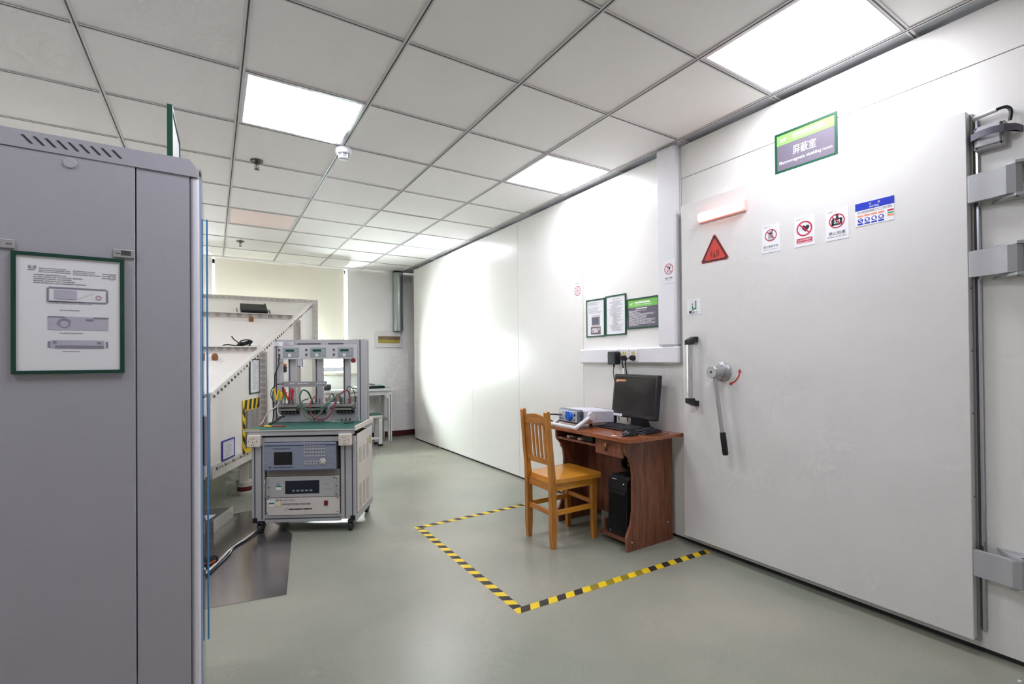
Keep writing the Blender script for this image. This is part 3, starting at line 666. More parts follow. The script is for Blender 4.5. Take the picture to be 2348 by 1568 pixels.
# measuring instrument with carry handle
ins = thing('test_instrument', 'grey and white portable test instrument with carry handle and blue socket on the desk', 'instrument', (2.26, 2.675, DZ))
M_ib = mat('instrument_white', '#d8d6de', .4); M_ig = mat('instrument_grey', '#5d646b', .45); M_ip = mat('instrument_face', '#b9bec3', .4)
Mi = Matrix.Translation((2.125, 2.675, DZ+.03)) @ Matrix.Rotation(math.radians(-2), 4, 'Z') @ Matrix.Rotation(math.radians(3), 4, 'Y')
def tbi(name, m, *bx, c=0, par=ins):
    b = MB(); b.box(*bx, c=c); b.v = [tuple(Mi @ Vector(p)) for p in b.v]; return b.build(name, m, par)
tbi('body', M_ib, .045, .33, -.118, .118, .004, .1, c=.01)
tbi('front_bumper', M_ig, 0, .05, -.122, .122, 0, .1, c=.012)
tbi('rear_bumper', mat('rear_dark', '#26292d', .5), .32, .355, -.122, .122, .002, .1, c=.01)
tbi('face', M_ip, -.003, .004, -.104, .108, .012, .088, c=.003)
def cyi(name, m, p, q, r, par=ins, r1=None, n=18):
    b = MB(); b.cyl(p, q, r, r1, n); b.v = [tuple(Mi @ Vector(v)) for v in b.v]; return b.build(name, m, par)
cyi('socket', mat('socket_blue', '#1f63c9', .4), (-.003, -.03, .05), (-.03, -.03, .05), .031, r1=.028); tbi('socket_flap', MATS['socket_blue'], -.034, -.026, -.05, -.01, .045, .088, c=.004)
tbi('display', mat('display_pale', '#d5dcd0', .4), -.005, -.002, .06, .1, .052, .083); cyi('inlet', M_black, (-.002, -.08, .062), (-.006, -.08, .062), .008)
for y, z in ((-.08, .03), (.05, .03), (.08, .03)): cyi('terminal', mat('terminal_grey', '#8b8f93', .4, metal=.5), (-.002, y, z), (-.012, y, z), .006)
s = MB()
for i in range(6): s.box(.012, .04, -.1235, -.1215, .03+.009*i, .034+.009*i)
s.v = [tuple(Mi @ Vector(p)) for p in s.v]; s.build('vents', M_dark, ins)
h = MB()
h.tube([Mi @ Vector(p) for p in ((.1, -.13, .06), (-.035, -.135, -.02))], .014, 10, smooth=False); h.tube([Mi @ Vector(p) for p in ((.1, .13, .06), (-.035, .135, -.02))], .014, 10, smooth=False); h.tube([Mi @ Vector(p) for p in ((-.035, -.147, -.018), (-.035, .147, -.018))], .0115, 10, smooth=False)
h.build('carry_handle', mat('handle_white', '#dedde2', .4), ins)
for y in (-.118, .118): cyi('handle_pivot', MATS['handle_white'], (.1, y, .06), (.1, y*1.2, .06), .027)
MB().tube([Mi @ Vector(p) for p in ((-.01, .075, .055), (-.05, .085, .055), (-.08, .12, .05), (-.06, .17, .02), (.02, .19, -.03), (.1, .21, -.2))], .0045, 8).build('lead', M_black, ins)
MB().cyl(Mi @ Vector((-.003, .075, .055)), Mi @ Vector((-.04, .08, .055)), .009, .007, 12).build('connector', mat('connector_metal', '#8a8c90', .3, metal=.7), ins)
for x, y in ((.3, -.1), (.3, .1)): MB().cyl((2.125+x, 2.675+y, DZ), (2.125+x, 2.675+y, DZ+.022), .012, .014, 12).build('foot', M_black, ins)
P('paper_scrap', mat('scrap_pink', '#e9c9c2', .6), None, (2.115, 2.135, 2.19, 2.23, DZ, DZ+.001), loc=(2.125, 2.21, DZ), label='tiny scrap of pale paper on the desk by the mouse', cat='paper')
# things on the desk shelf
SZ = DZ-.078
for y, x, lab in ((2.70, 2.15, 'small white plug lying on the desk shelf, left one'), (2.575, 2.145, 'white plug lying on the desk shelf beside the black adapter')):
    o = thing('cable_plug', lab, 'plug', (x, y, SZ), group='white plugs on the desk shelf')
    MB().box(x-.012, x+.03, y-.025, y+.008, SZ, SZ+.018, c=.004).build('body', mat('plug_white', '#ded9cf', .5), o); MB().tube([(x, y-.02, SZ+.01), (x+.03, y-.05, SZ+.008), (x+.1, y-.03, SZ+.006), (x+.18, y+.02, SZ+.006)], .004, 6).build('cord', MATS['plug_white'], o)
b = MB(); b.box(2.135, 2.26, 2.43, 2.535, SZ, SZ+.045, c=.006); b.build('power_adapter', M_black, None, loc=(2.2, 2.48, SZ), label='black adapter block lying on the desk shelf', cat='adapter')
# PC tower
M_pc = mat('tower_black', '#16171c', .45)
pc = thing('computer_tower', 'black computer tower on the low shelf under the desk', 'computer', (2.3, 2.255, .055))
b = MB(); b.prism([(2.185, .057), (2.49, .057), (2.49, .425), (2.215, .425), (2.195, .39)], 1, 2.172, 2.34); b.build('case', M_pc, pc)
b = MB(); b.prism([(2.186, .35), (2.19, .35), (2.205, .41), (2.235, .43), (2.235, .426), (2.2, .4)], 1, 2.172, 2.34); b.prism([(2.2, .345), (2.186, .345), (2.196, .405), (2.22, .428), (2.26, .428), (2.26, .345)], 1, 2.176, 2.336); b.build('bezel', mat('tower_gloss', '#23252b', .25), pc)
s = MB()
for i in range(30): s.box(2.182, 2.1855, 2.182, 2.33, .07+i*.0085, .0735+i*.0085)
s.build('grille', mat('tower_grille', '#0d0d10', .6), pc)
P('drive_bay', M_pc, pc, (2.181, 2.187, 2.18, 2.332, .318, .342), c=.002)
MB().cyl((2.2, 2.205, .385), (2.193, 2.205, .384), .006, n=12).build('power_button', mat('power_green', '#7ec36d', .4, emit='#8fe07c', estr=.6), pc)
P('badge', mat('badge_silver', '#d6d6da', .4), pc, (2.196, 2.2, 2.27, 2.315, .402, .408)); P('sticker', mat('sticker_blue', '#7f9bd6', .4), pc, (2.1835, 2.1848, 2.31, 2.325, .066, .082))
MB().tube([(2.45, 2.36, .3), (2.44, 2.375, .2), (2.36, 2.385, .12), (2.3, 2.39, .05), (2.28, 2.38, .01)], .004, 6).build('cord', M_black, pc)
# coiled reel behind the tower
o = thing('cable_coil', 'dark coil of cable hanging behind the tower under the drawer', 'cable', (2.33, 2.26, .43))
for i in range(4): MB().tube([(2.3+.012*i+.004*math.sin(a*3), 2.262+(.062+.003*i)*math.cos(a), .5+(.052+.003*i)*math.sin(a)) for a in [2*math.pi*k/16 for k in range(17)]], .011, 6, 2).build('loop', M_black, o)
for i, (ya, yb, mm) in enumerate(((2.37, 2.36, mat('cord_yellow', '#d8b61d', .5)), (2.35, 2.37, M_black), (2.33, 2.33, M_black))):
    MB().tube([(2.43, ya, .68), (2.425, yb, .58), (2.43, ya, .48), (2.44, ya+.01, .38)], (.008, .004, .004)[i], 6).build('hanging_cord', mm, None, loc=(2.43, ya, .4), label=('yellow cord hanging behind the desk', 'black cord hanging next to the yellow one behind the desk', 'black cord hanging beside the dark cable coil under the desk')[i], cat='cord')
# ================================================================ chair
WC = wood('chair_oak', '#9a5f1c', '#cd8a34', 'Z', 7, .35, .3, 9); WS = wood('chair_oak_seat', '#c47f1e', '#e6a43e', 'X', 6, .28, .5, 9); WR = wood('chair_oak_rail', '#9a5f1c', '#c98638', 'Y', 7, .35, .3, 9)
ch = thing('wooden_chair', 'honey coloured wooden chair with a slatted back in front of the desk', 'chair', (1.95, 2.545, 0))
for y in (2.40, 2.668):
    b = MB(); pf = [(1.78, 0), (1.806, 0), (1.814, .1), (1.812, .40), (1.801, .5), (1.767, .85), (1.76, .857), (1.748, .857), (1.739, .85), (1.767, .5), (1.772, .40), (1.772, .1)]
    b.prism(pf, 1, y, y+.032); b.build('back_leg', WC, ch)
for y in (2.40, 2.668):
    b = MB(); b.hexa([(2.115, y+.004, 0), (2.143, y+.004, 0), (2.143, y+.032, 0), (2.115, y+.032, 0)], [(2.107, y, .405), (2.147, y, .405), (2.147, y+.037, .405), (2.107, y+.037, .405)]); b.build('front_leg', WC, ch)
sp = [(1.775, 2.40), (2.13, 2.372)]+rc(2.155, 2.395, .022, 270, 360)+rc(2.155, 2.71, .022, 0, 90)+[(1.775, 2.70), (1.775, 2.668), (1.81, 2.668), (1.81, 2.436), (1.775, 2.436)]
MB().prism([(1.8, 2.395), (2.14, 2.372), (2.172, 2.385), (2.18, 2.42), (2.18, 2.69), (2.172, 2.72), (2.14, 2.732), (1.8, 2.71)], 2, .405, .432).build('seat', WS, ch)
P('seat_rail', WR, ch, (1.785, 1.803, 2.43, 2.675, .355, .405)); P('seat_rail', WR, ch, (2.118, 2.136, 2.43, 2.675, .355, .405))
P('seat_rail', WS, ch, (1.8, 2.115, 2.408, 2.426, .355, .405)); P('seat_rail', WS, ch, (1.8, 2.115, 2.68, 2.698, .355, .405))
P('stretcher', WR, ch, (1.785, 1.803, 2.43, 2.675, .2, .232), c=.003)
P('stretcher', WR, ch, (2.118, 2.136, 2.43, 2.675, .225, .257), c=.003)
for y in (2.408, 2.68): P('stretcher', WS, ch, (1.81, 2.12, y, y+.018, .2, .232), c=.003)
def bx(z): return 1.79-.0925*(z-.5) if z > .5 else 1.79
b = MB(); n = 10
for i in range(n):
    ya = 2.43+.245*i/n; yb = 2.43+.245*(i+1)/n
    ta = .815+.018*math.sin(math.pi*i/n); t2 = .815+.018*math.sin(math.pi*(i+1)/n)
    b.hexa([(bx(.77)-.009, ya, .765), (bx(.77)+.009, ya, .765), (bx(.77)+.009, yb, .765), (bx(.77)-.009, yb, .765)], [(bx(.82)-.009, ya, ta), (bx(.82)+.009, ya, ta), (bx(.82)+.009, yb, t2), (bx(.82)-.009, yb, t2)])
b.build('top_rail', WR, ch)
P('lower_rail', WR, ch, (1.776, 1.794, 2.43, 2.675, .515, .55), c=.003)
for i in range(5):
    y = 2.468+.042*i
    b = MB(); b.hexa([(1.78, y-.0095, .545), (1.79, y-.0095, .545), (1.79, y+.0095, .545), (1.78, y+.0095, .545)], [(bx(.77)-.005, y-.0095, .77), (bx(.77)+.005, y-.0095, .77), (bx(.77)+.005, y+.0095, .77), (bx(.77)-.005, y+.0095, .77)]); b.build('slat', WC, ch)
# ================================================================ hazard tape on the floor
M_ty = mat('tape_yellow', '#e3c21c', .45, noise=.06, nscale=14); M_tk = mat('tape_black', '#2b2724', .5, noise=.15, nscale=30); M_tw = mat('tape_worn_black', '#8b7a22', .5, noise=.35, nscale=60)
def tape(label, p, q, n, worn=(), w=.048, lean=.025, flip=1, z=.0006):
    p = Vector((*p, 0)); q = Vector((*q, 0)); d = (q-p); L = d.length; d.normalize(); s = Vector((-d.y, d.x, 0))
    o = thing('hazard_tape', label, 'tape', p, group='hazard tape round the desk')
    def quad(b, a0, a1, z0, z1, k=0):
        pts = [p+d*max(0, min(L, a0-k))-s*w/2, p+d*max(0, min(L, a1-k))-s*w/2, p+d*max(0, min(L, a1+k))+s*w/2, p+d*max(0, min(L, a0+k))+s*w/2]
        b.hexa([(v.x, v.y, z0) for v in pts], [(v.x, v.y, z1) for v in pts])
    b = MB(); quad(b, 0, L, 0, z); b.build('yellow_strip', M_ty, o)
    for i in range(n):
        a = L*(i+.5)/n-L*.25/n; b = MB(); quad(b, a, a+L*.5/n, z, z+.0002, lean*flip/2); b.build('stripe', M_tw if i in worn else M_tk, o)
    return o
tape('yellow and black floor tape along the room in front of the chair', (1.232, 3.27), (1.222, 1.90), 14)
tape('yellow and black floor tape from the near corner to the door, worn in the middle', (1.2, 1.912), (2.56, 1.862), 13, worn=(4, 5, 6, 7), flip=1, z=.0009)
tape('yellow and black floor tape at the far side of the chair and desk', (1.205, 3.248), (2.55, 3.29), 14, flip=-1, z=.0009)
# ================================================================ rack cabinet in the foreground
M_rack = mat('rack_grey_paint', '#a9a7ae', .5, noise=.02, nscale=40, bump=.15, bscale=900, bdist=.0005)
M_rackp = mat('rack_post_paint', '#dfdde6', .3, noise=.02, nscale=40)
RY0, RY1, RX1, RX0, RZ = 1.64, 2.24, -.033, -1.03, 1.757
rk = thing('rack_cabinet', 'tall light grey equipment rack with a glass front in the left foreground', 'cabinet', (-.5, 1.94, 0))
P('side_panel', M_rack, rk, (-.93, -.1745, RY0, RY0+.012, .07, 1.713), c=.0015)
P('corner_frame', M_rack, rk, (-.1715, -.0525, RY0+.0015, RY0+.03, .05, 1.7165), c=.001)
P('side_edge', M_rack, rk, (-.0505, -.042, RY0+.002, RY0+.03, .05, 1.706), c=.003)
MB().prism([(RX0, 1.72), (RX1, 1.709), (RX1, 1.73), (-.053, RZ), (RX0, RZ)], 1, RY0-.002, RY1+.002).build('top_cap', M_rack, rk)
for i in range(9):
    x = -.395+.0215*i; b = MB(); b.prism([(x, 1.745), (x+.0055, 1.745), (x+.0225, 1.7265), (x+.017, 1.7265)], 1, RY0-.0028, RY0+.002); b.build('vent_slot', M_dark, rk)
P('back_panel', M_rack, rk, (RX0, RX0+.02, RY0, RY1, .05, 1.72)); P('far_side_panel', M_rack, rk, (RX0, -.06, RY1-.012, RY1, .05, 1.72)); P('rear_frame', M_rack, rk, (RX0, -.9335, RY0+.001, RY0+.03, .05, 1.718))
P('base', M_rackp, rk, (RX0, RX1-.02, RY0+.003, RY1-.003, .02, .07)); 
b = MB(); b.tube([(-.0412, RY0+.014, .05), (-.0412, RY0+.014, 1.706)], .0118, 16, smooth=False); b.build('front_post', M_rackp, rk)
b = MB(); b.tube([(RX1-.012, RY1-.02, .05), (RX1-.012, RY1-.02, 1.706)], .0125, 12, smooth=False); b.build('front_post', M_rackp, rk)
for x, y in ((-.1, RY0+.06), (-.95, RY0+.06), (-.1, RY1-.06), (-.95, RY1-.06)): MB().cyl((x, y, 0), (x, y, .025), .025, .02, 12).build('foot', M_black, rk)
# glass door: clear pane with blue tinted edges, handle
gd = thing('glass_door', parent=rk, loc=(-.02, 1.94, .1))
M_gl = clear_glass('clear_glass', '#eef6fa', 1.45)
M_ge = mat('glass_edge_blue', '#4f9bd6', .25, noise=.05)
g0, g1 = (-.0275, 1.668), (-.0265, 2.238)
def gpt(t, o=0): return (g0[0]+(g1[0]-g0[0])*t+o, g0[1]+(g1[1]-g0[1])*t)
b = MB(); q = [gpt(.004, -.003), gpt(.996, -.003), gpt(.996, .003), gpt(.004, .003)]
b.hexa([(*p, .1) for p in q], [(*p, 1.742) for p in q]); b.build('pane', M_gl, gd)
b = MB(); b.box(-.0185, -.0122, 2.236, 2.246, .1, 1.742, c=.001); b.build('edge_strip', M_ge, gd)
b = MB(); q = [gpt(-.004, -.0026), gpt(.0038, -.0026), gpt(.0038, .0026), gpt(-.004, .0026)]; b.hexa([(*p, .1) for p in q], [(*p, 1.704) for p in q]); b.build('edge_strip', mat('glass_edge_pale', '#9fb6cf', .25), gd)
hb = MB(); hb.box(-.024, -.013, 1.685, 1.705, .875, 1.025, c=.004); hb.build('handle', mat('handle_steel', '#9d9aa8', .3, metal=.7), gd)
# latches and lock on the side panel
M_latch = mat('latch_grey', '#a3a1a2', .5)
for x in (-.428, -.197):
    l = thing('latch', parent=rk, loc=(x, RY0, 1.4725), M=FACE_F)
    b = MB(); b.box(-.023, .023, -.0115, .0115, 0, .004, c=.003); b.build('plate', M_latch, l, local=True)
    s = 1 if x > -.3 else -1
    P('recess', mat('latch_hole', '#4c4a48', .8), l, (-.006*s+(-.012 if s < 0 else 0), (.014 if s > 0 else -.006+.0), -.004, .008, .0032, .0046), local=True); P('key_slot', M_dark, l, ((-.018 if s > 0 else .008), (-.008 if s > 0 else .018), -.0006, .0006, .0035, .0046), local=True)
MB().cyl((-.305, RY0+.001, 1.693), (-.305, RY0-.003, 1.693), .014, .012, 24).build('lock_cap', mat('lock_cap_grey', '#b4b2b8', .35), rk)
# A4 notice on the rack side
z = .0045
o = framed('framed_notice', 'dark green framed A4 instrument sheet on the grey rack side', (-.304, RY0-.001, 1.306), .214, .301, M=FACE_F, fm=mat('frame_green_rack', '#0a3f2e', .5), f=.0085)
M_pic = mat('picture_grey', '#8f8a99', .6); M_pic2 = mat('picture_pale', '#bdb9c6', .6)
MB().text('Y', -.07, .115, .006, z+.0004, w=.01, bold=.04).build('logo_mark', M_wprint, o, local=True)
MB().rect(-.077, -.063, .111, .1185, z).lines(-.078, -.062, .1075, .1075, 1, .0015, z).lines(-.058, .005, .113, .104, 3, .0016, z, .3).lines(.005, .06, .111, .102, 3, .0016, z, .4).lines(.062, .095, .108, .097, 3, .0016, z, .2).lines(-.068, .035, .0965, .0765, 5, .0018, z, .5).lines(-.02, .02, .01, .01, 1, .0016, z, .1).lines(-.02, .025, -.048, -.048, 1, .0016, z, .1).lines(-.015, .02, -.094, -.094, 1, .0016, z, .1).lines(-.045, .055, .031, .027, 2, .0012, z, .3).build('print', M_greyink, o, local=True)
b = MB()
for q in ((-.04, .07, .064, .068), (-.04, .07, .029, .033), (-.044, -.04, .032, .065), (.07, .074, .032, .065)): b.rect(*q, z)
b.ring(-.015+.004, -.024, .009, .0105, z+.0006, 18).ring(-.011, -.024, .012, .0135, z+.0006, 18, 20, 200); b.rect(-.042, -.037, -.085, -.069, z).rect(.069, .074, -.085, -.069, z).rect(-.028, .065, -.0855, -.079, z+.0006).rect(-.032, -.026, -.074, -.068, z+.0006).rect(.052, .06, -.074, -.07, z+.0006).rect(.045, .075, -.009, -.006, z+.0006).rect(.03, .045, -.015, -.011, z+.0006).rect(-.042, -.01, -.008, -.006, z+.0006)
b.build('drawings', M_pic, o, local=True)
MB().rect(-.03, .012, .038, .061, z+.0003).rect(-.042, .074, -.04, -.006, z).rect(-.036, .066, -.086, -.066, z).build('drawings_pale', M_pic2, o, local=True)
b = MB().ring(.055, .045, .004, .006, z+.0004, 16); b.seg((.015, .04), (.045, .056), .0006, z+.0004); b.ring(.082, .1, .006, .0068, z+.0004, 16); b.build('red_marks', mat('mark_red', '#b98f98', .6), o, local=True)
# green framed sign standing on the rack
o = framed('framed_sign', 'green framed sign standing edge-on on top of the rack', (-.098, 1.835, 1.842), .28, .17, M=axes((.022, 1, 0), (0, 0, 1), (1, -.022, 0)), cat='sign', f=.012)
P('backing', M_frameg, o, (-.14, .14, -.085, .085, -.006, .0), local=True)
# ================================================================ instrument trolley
AN = math.radians(-29.0)
ct = thing('instrument_trolley', 'grey aluminium profile test trolley on castors carrying rack instruments', 'trolley', (.225, 3.756, 0), rz=AN)
M_prof = mat('alu_profile', '#b9b9ba', .4, metal=.25); M_slot = mat('profile_slot', '#47494f', .6); M_cream = mat('cream_panel', '#d6d0c8', .5)
M_mat = mat('green_rubber_mat', '#356458', .55, noise=.12, nscale=30)
def post(x0, x1, y0, y1, z0, z1, slots=()):
    p = P('post', M_prof, ct, (x0, x1, y0, y1, z0, z1), c=.002, local=True)
    for s in slots: P('slot', M_slot, p, (s-.004, s+.004, y0-.0006, y0+.002, z0+.01, z1), local=True)
post(.002, .088, 0, .04, .09, .66, (.022, .07)); post(.6, .7, 0, .04, .09, .66, (.63, .68)); post(.002, .06, .42, .46, .09, .66); post(.64, .7, .42, .46, .09, .66)
def rail(x0, x1, y0, y1, z0, z1, sz=()):
    p = P('rail', M_prof, ct, (x0, x1, y0, y1, z0, z1), c=.002, local=True)
    for s in sz: P('slot', M_slot, p, (x0, x1, y0-.0006, y0+.002, s-.004, s+.004), local=True)
rail(.088, .6, 0, .04, .628, .662, ()); rail(.088, .6, 0, .04, .078, .126, (.104,)); rail(-.02, .69, -.012, .03, .675, .705); rail(.002, .7, .43, .46, .078, .12); 
P('dark_recess', M_dark, ct, (.088, .6, .01, .03, .66, .678), local=True)
for x in (.002, .66): P('end_cap', M_black, ct, (x+.004, x+.036, -.002, .0, .078, .112), local=True)
P('side_panel', M_cream, ct, (.701, .708, .03, .45, .12, .672), local=True, c=.002); P('side_panel', M_cream, ct, (-.004, .001, .03, .45, .12, .672), local=True)
P('side_rail', M_prof, ct, (.695, .708, 0, .46, .075, .118), local=True); P('back_panel', M_cream, ct, (.06, .64, .455, .46, .12, .67), local=True)
v = MB()
for cxx in (.1, .2, .3):
    for zz, nn in ((.3, 14), (.56, 9)):
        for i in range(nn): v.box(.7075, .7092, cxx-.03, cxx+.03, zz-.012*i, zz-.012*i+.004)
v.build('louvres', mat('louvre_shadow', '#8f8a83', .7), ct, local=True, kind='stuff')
P('warning_label', mat('label_yellow', '#d3b13a', .5), ct, (.7075, .7092, .3, .335, .565, .6), local=True); P('rating_plate', mat('plate_silver', '#b8b7b5', .4, metal=.4), ct, (.7075, .7092, .35, .42, .545, .61), local=True)
P('table_board', mat('board_edge', '#b9bbb6', .5), ct, (-.045, .705, -.02, .47, .705, .716), local=True, c=.002); P('table_mat', M_mat, ct, (-.043, .703, -.018, .46, .716, .72), local=True)
P('table_lip', M_cream, ct, (.7, .713, -.02, .47, .7, .735), local=True, c=.003)
P('yellow_tape', M_ty, ct, (-.04, .06, -.016, -.002, .72, .7208), local=True)
M_sock = mat('socket_cream', '#d9cfc3', .45)
for x0 in (-.012, .597):
    s = P('socket_box', M_sock, ct, (x0, x0+.085, -.04, .0, .603, .683), c=.004, local=True)
    for dxx, dz in ((.03, .057), (.048, .057), (.012, .04), (.066, .04), (.04, .035), (.034, .016), (.046, .016)): MB().box(x0+dxx-.002, x0+dxx+.002, -.0412, -.0396, .603+dz-.003, .603+dz+.003).build('pin_hole', M_dark, s, local=True)
for x, y in ((.05, .03), (.66, .035), (.05, .43), (.668, .435)):
    c = thing('castor', parent=ct); c.matrix_basis = Matrix.Translation((x, y, 0)); WM[c.name] = wmx(ct) @ c.matrix_basis
    MB().cyl((-.011, 0, .03), (.011, 0, .03), .03, n=20).build('wheel', mat('castor_rubber', '#26262b', .5), c, local=True)
    b = MB(); b.prism([(-.026, .036), (-.012, .075), (.024, .075), (.03, .045), (.012, .028)], 0, -.019, -.0145); b.prism([(-.026, .036), (-.012, .075), (.024, .075), (.03, .045), (.012, .028)], 0, .0145, .019); b.box(-.02, .02, -.02, .03, .07, .078); b.build('fork', mat('castor_fork', '#3c3c40', .4, metal=.4), c, local=True)
# lower cart panels
M_dev2 = mat('panel_silver', '#bdbcb9', .4, metal=.25)
d2 = P('power_panel', M_dev2, ct, (.1, .592, -.008, .02, .25, .391), local=True, c=.002)
P('display_window', mat('display_navy', '#1b2330', .2), d2, (.228, .458, -.0095, -.007, .274, .364), local=True, c=.001)
for i in range(5): P('key', mat('soft_key', '#8b929c', .4), d2, (.275+.029*i, .295+.029*i, -.0105, -.009, .29, .301), local=True)
for x in (.105, .575): MB().tube([(x, -.005, .375), (x, -.035, .37), (x, -.036, .32), (x, -.035, .268), (x, -.005, .262)], .0045, 8).build('handle', mat('chrome', '#c9c9cc', .15, metal=.9), d2, local=True)
P('label_green', mat('label_green', '#157a55', .5), d2, (.167, .202, -.0092, -.008, .323, .331), local=True); P('label_white', M_paper, d2, (.167, .202, -.0092, -.008, .304, .323), local=True); P('label_blue', mat('label_blue', '#7d97c8', .5), d2, (.172, .192, -.0092, -.008, .334, .352), local=True)
for x, z_ in ((.118, .32), (.118, .262), (.56, .38), (.572, .325), (.575, .265)): MB().cyl((x, -.008, z_), (x, -.0105, z_), .004, n=10).build('screw', M_dark, d2, local=True)
FC = axes((1, 0, 0), (0, 0, 1), (0, -1, 0))
def front_print(name, m, par, fn, y):
    b = MB(); fn(b); b.v = [(p[0], y, p[1]) for p in b.v]; return b.build(name, m, par, local=True)
front_print('lettering', M_greyink, d2, lambda b: b.lines(.485, .525, .342, .335, 2, .003, 0, .1).lines(.475, .535, .302, .302, 1, .003, 0, .05), -.0086)
d3 = P('switch_panel', M_cream, ct, (.1, .592, -.006, .02, .128, .247), local=True, c=.002)
front_print('lettering', M_ink, d3, lambda b: b.text('型号: HY-S303', .228, .231, .013, 0, w=.125).text('三相电能表便携式校验装置', .296, .203, .0145, 0, w=.2).lines(.25, .408, .168, .168, 1, .008, 0, 0), -.0066)
b = MB(); b.seg((.222, .16), (.23, .178), .0012, 0).seg((.23, .178), (.242, .176), .0012, 0).seg((.242, .176), (.233, .159), .0012, 0).seg((.233, .159), (.222, .16), .0012, 0); b.v = [(p[0], -.0066, p[1]) for p in b.v]; b.build('logo_mark', M_ink, d3, local=True)
P('rocker_switch', mat('rocker_red', '#6d1226', .35), d3, (.489, .514, -.013, -.004, .19, .222), local=True, c=.002)
P('label_white', M_paper, d3, (.106, .152, -.0072, -.006, .216, .237), local=True); P('label_green', MATS['label_green'], d3, (.118, .154, -.0072, -.006, .206, .214), local=True); P('label_white', M_paper, d3, (.118, .154, -.0072, -.006, .187, .206), local=True); P('label_cream', mat('label_cream', '#e6d9b6', .5), d3, (.158, .196, -.0072, -.006, .193, .22), local=True)
for x, z_ in ((.112, .24), (.108, .145), (.58, .24), (.58, .145)): MB().cyl((x, -.006, z_), (x, -.008, z_), .004, n=10).build('screw', M_dark, d3, local=True)
P('blank_panel', mat('blank_panel', '#8d857d', .55), ct, (.1, .592, .008, .02, .393, .435), local=True)
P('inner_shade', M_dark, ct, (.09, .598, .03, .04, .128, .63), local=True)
# upper tester tower (part of the trolley)
def up(name, m, *bs, c=0, par=None): return P(name, m, par or ct, *bs, c=c, local=True)
for x0, x1, sl in ((-.005, .037, (.016,)), (.62, .69, (.643,))):
    p = up('tower_post', M_prof, (x0, x1, .36, .44, .72, 1.35), c=.002)
    for s in sl: up('slot', M_slot, (s-.004, s+.004, .3594, .362, .73, 1.345), par=p)
for s in (.655, .672): up('slot', M_slot, (.69, .6906, .38 if s < .66 else .41, .388 if s < .66 else .418, .73, 1.34))
up('tower_rail', M_prof, (.037, .62, .365, .42, 1.312, 1.35), c=.002)
hd = up('display_panel', mat('panel_light_grey', '#c2c2c3', .45), (.037, .622, .352, .362, 1.2, 1.312), c=.002)
M_lcd = mat('lcd_green', '#12443f', .2); M_mod = mat('module_grey', '#929999', .5)
for i, x in enumerate((.069, .271, .477)):
    md = up('meter_module', M_mod, (x, x+.118, .3495, .353, 1.214, 1.288), c=.001)
    up('lcd', M_lcd, (x+.02, x+.082, .3485, .35, 1.258, 1.274), par=md)
    up('number_tag', M_paper, (x+.04, x+.06, .3487, .35, 1.22, 1.241), par=md)
    b = MB(); b.text('123'[i], x+.05, 1.2305, .013, 0); b.v = [(p[0], .3484, p[1]) for p in b.v]; b.build('number', M_greyink, md, local=True)
    for zz in (1.264, 1.24): MB().cyl((x+.1, .3495, zz), (x+.1, .347, zz), .005, n=10).build('button', mat('button_silver', '#c3c6c6', .4), md, local=True)
    for zz in (1.272, 1.235): MB().cyl((x-.028, .352, zz), (x-.028, .346, zz), .008, n=10).build('toggle', mat('toggle_dark', '#55504c', .5), hd, local=True)
up('slot', mat('rail_slot_dark', '#4b4247', .6), (.173, .35, .3505, .352, 1.312, 1.321)); up('slot', MATS['rail_slot_dark'], (.405, .52, .3505, .352, 1.312, 1.321))
up('asset_label', M_paper, (.0, .07, .3495, .353, 1.3, 1.335)); up('asset_label', mat('label_silver', '#c9c4cc', .45), (.075, .15, .3495, .353, 1.305, 1.335))
front_print('label_print', M_greyink, ct, lambda b: b.lines(.004, .045, 1.325, 1.308, 3, .003, 0, .4).lines(.08, .12, 1.328, 1.312, 3, .003, 0, .3).rect(.0, .0, 0, 0, 0), .3488)
for x0, x1 in ((.089, .146), (.29, .35), (.503, .556)):
    p = up('guide_column', M_prof, (x0, x1, .395, .425, .72, 1.312), c=.002); up('slot', M_slot, (x0+.008, x0+.016, .3944, .397, .86, 1.2), par=p)
lp_ = up('terminal_panel', mat('panel_mid_grey', '#a2a2a5', .45), (.037, .62, .352, .37, .722, .865), c=.002)
bm_ = up('slotted_bar', mat('bar_galv', '#9b9a9b', .4, metal=.5), (.084, .41, .3, .305, .996, 1.032)); up('bar_flange', MATS['bar_galv'], (.084, .41, .28, .305, .994, .998), par=bm_)
for i, x in enumerate((.14, .16, .198, .22, .24, .258, .34, .36, .383)): up('bar_slot', M_wprint if i > 5 else M_paper, (x, x+.013, .2993, .3, 1.015, 1.021), par=bm_)
M_clmp = mat('clamp_steel', '#9a978f', .4, metal=.5)
for i, x in enumerate((.04, .238, .45)):
    cl = up('test_clamp', M_clmp, (x, x+.15, .3, .352, .838, .856), (x+.01, x+.14, .31, .352, .812, .83), c=.002)
    up('terminal_block', mat('terminal_black', '#1f1a1e', .5), (x+.022, x+.15, .335, .352, .785, .808), par=cl)
    for k in range(4): MB().cyl((x+.05+k*.026, .335, .796), (x+.05+k*.026, .325, .796), .007, n=10).build('terminal_screw', mat('screw_brass', '#6f6660', .4, metal=.6), cl, local=True)
    for sx in (x-.006, x+.156): MB().cyl((sx-.012, .315, .83), (sx+.012, .315, .83), .011, n=10).build('clamp_knob', mat('knob_dark', '#4a4c46', .5), cl, local=True)
    for k in range(3): MB().cyl((x+.05+k*.03, .33, .856), (x+.05+k*.03, .33, .9), .004, n=8).build('contact_pin', MATS['screw_brass'], cl, local=True)
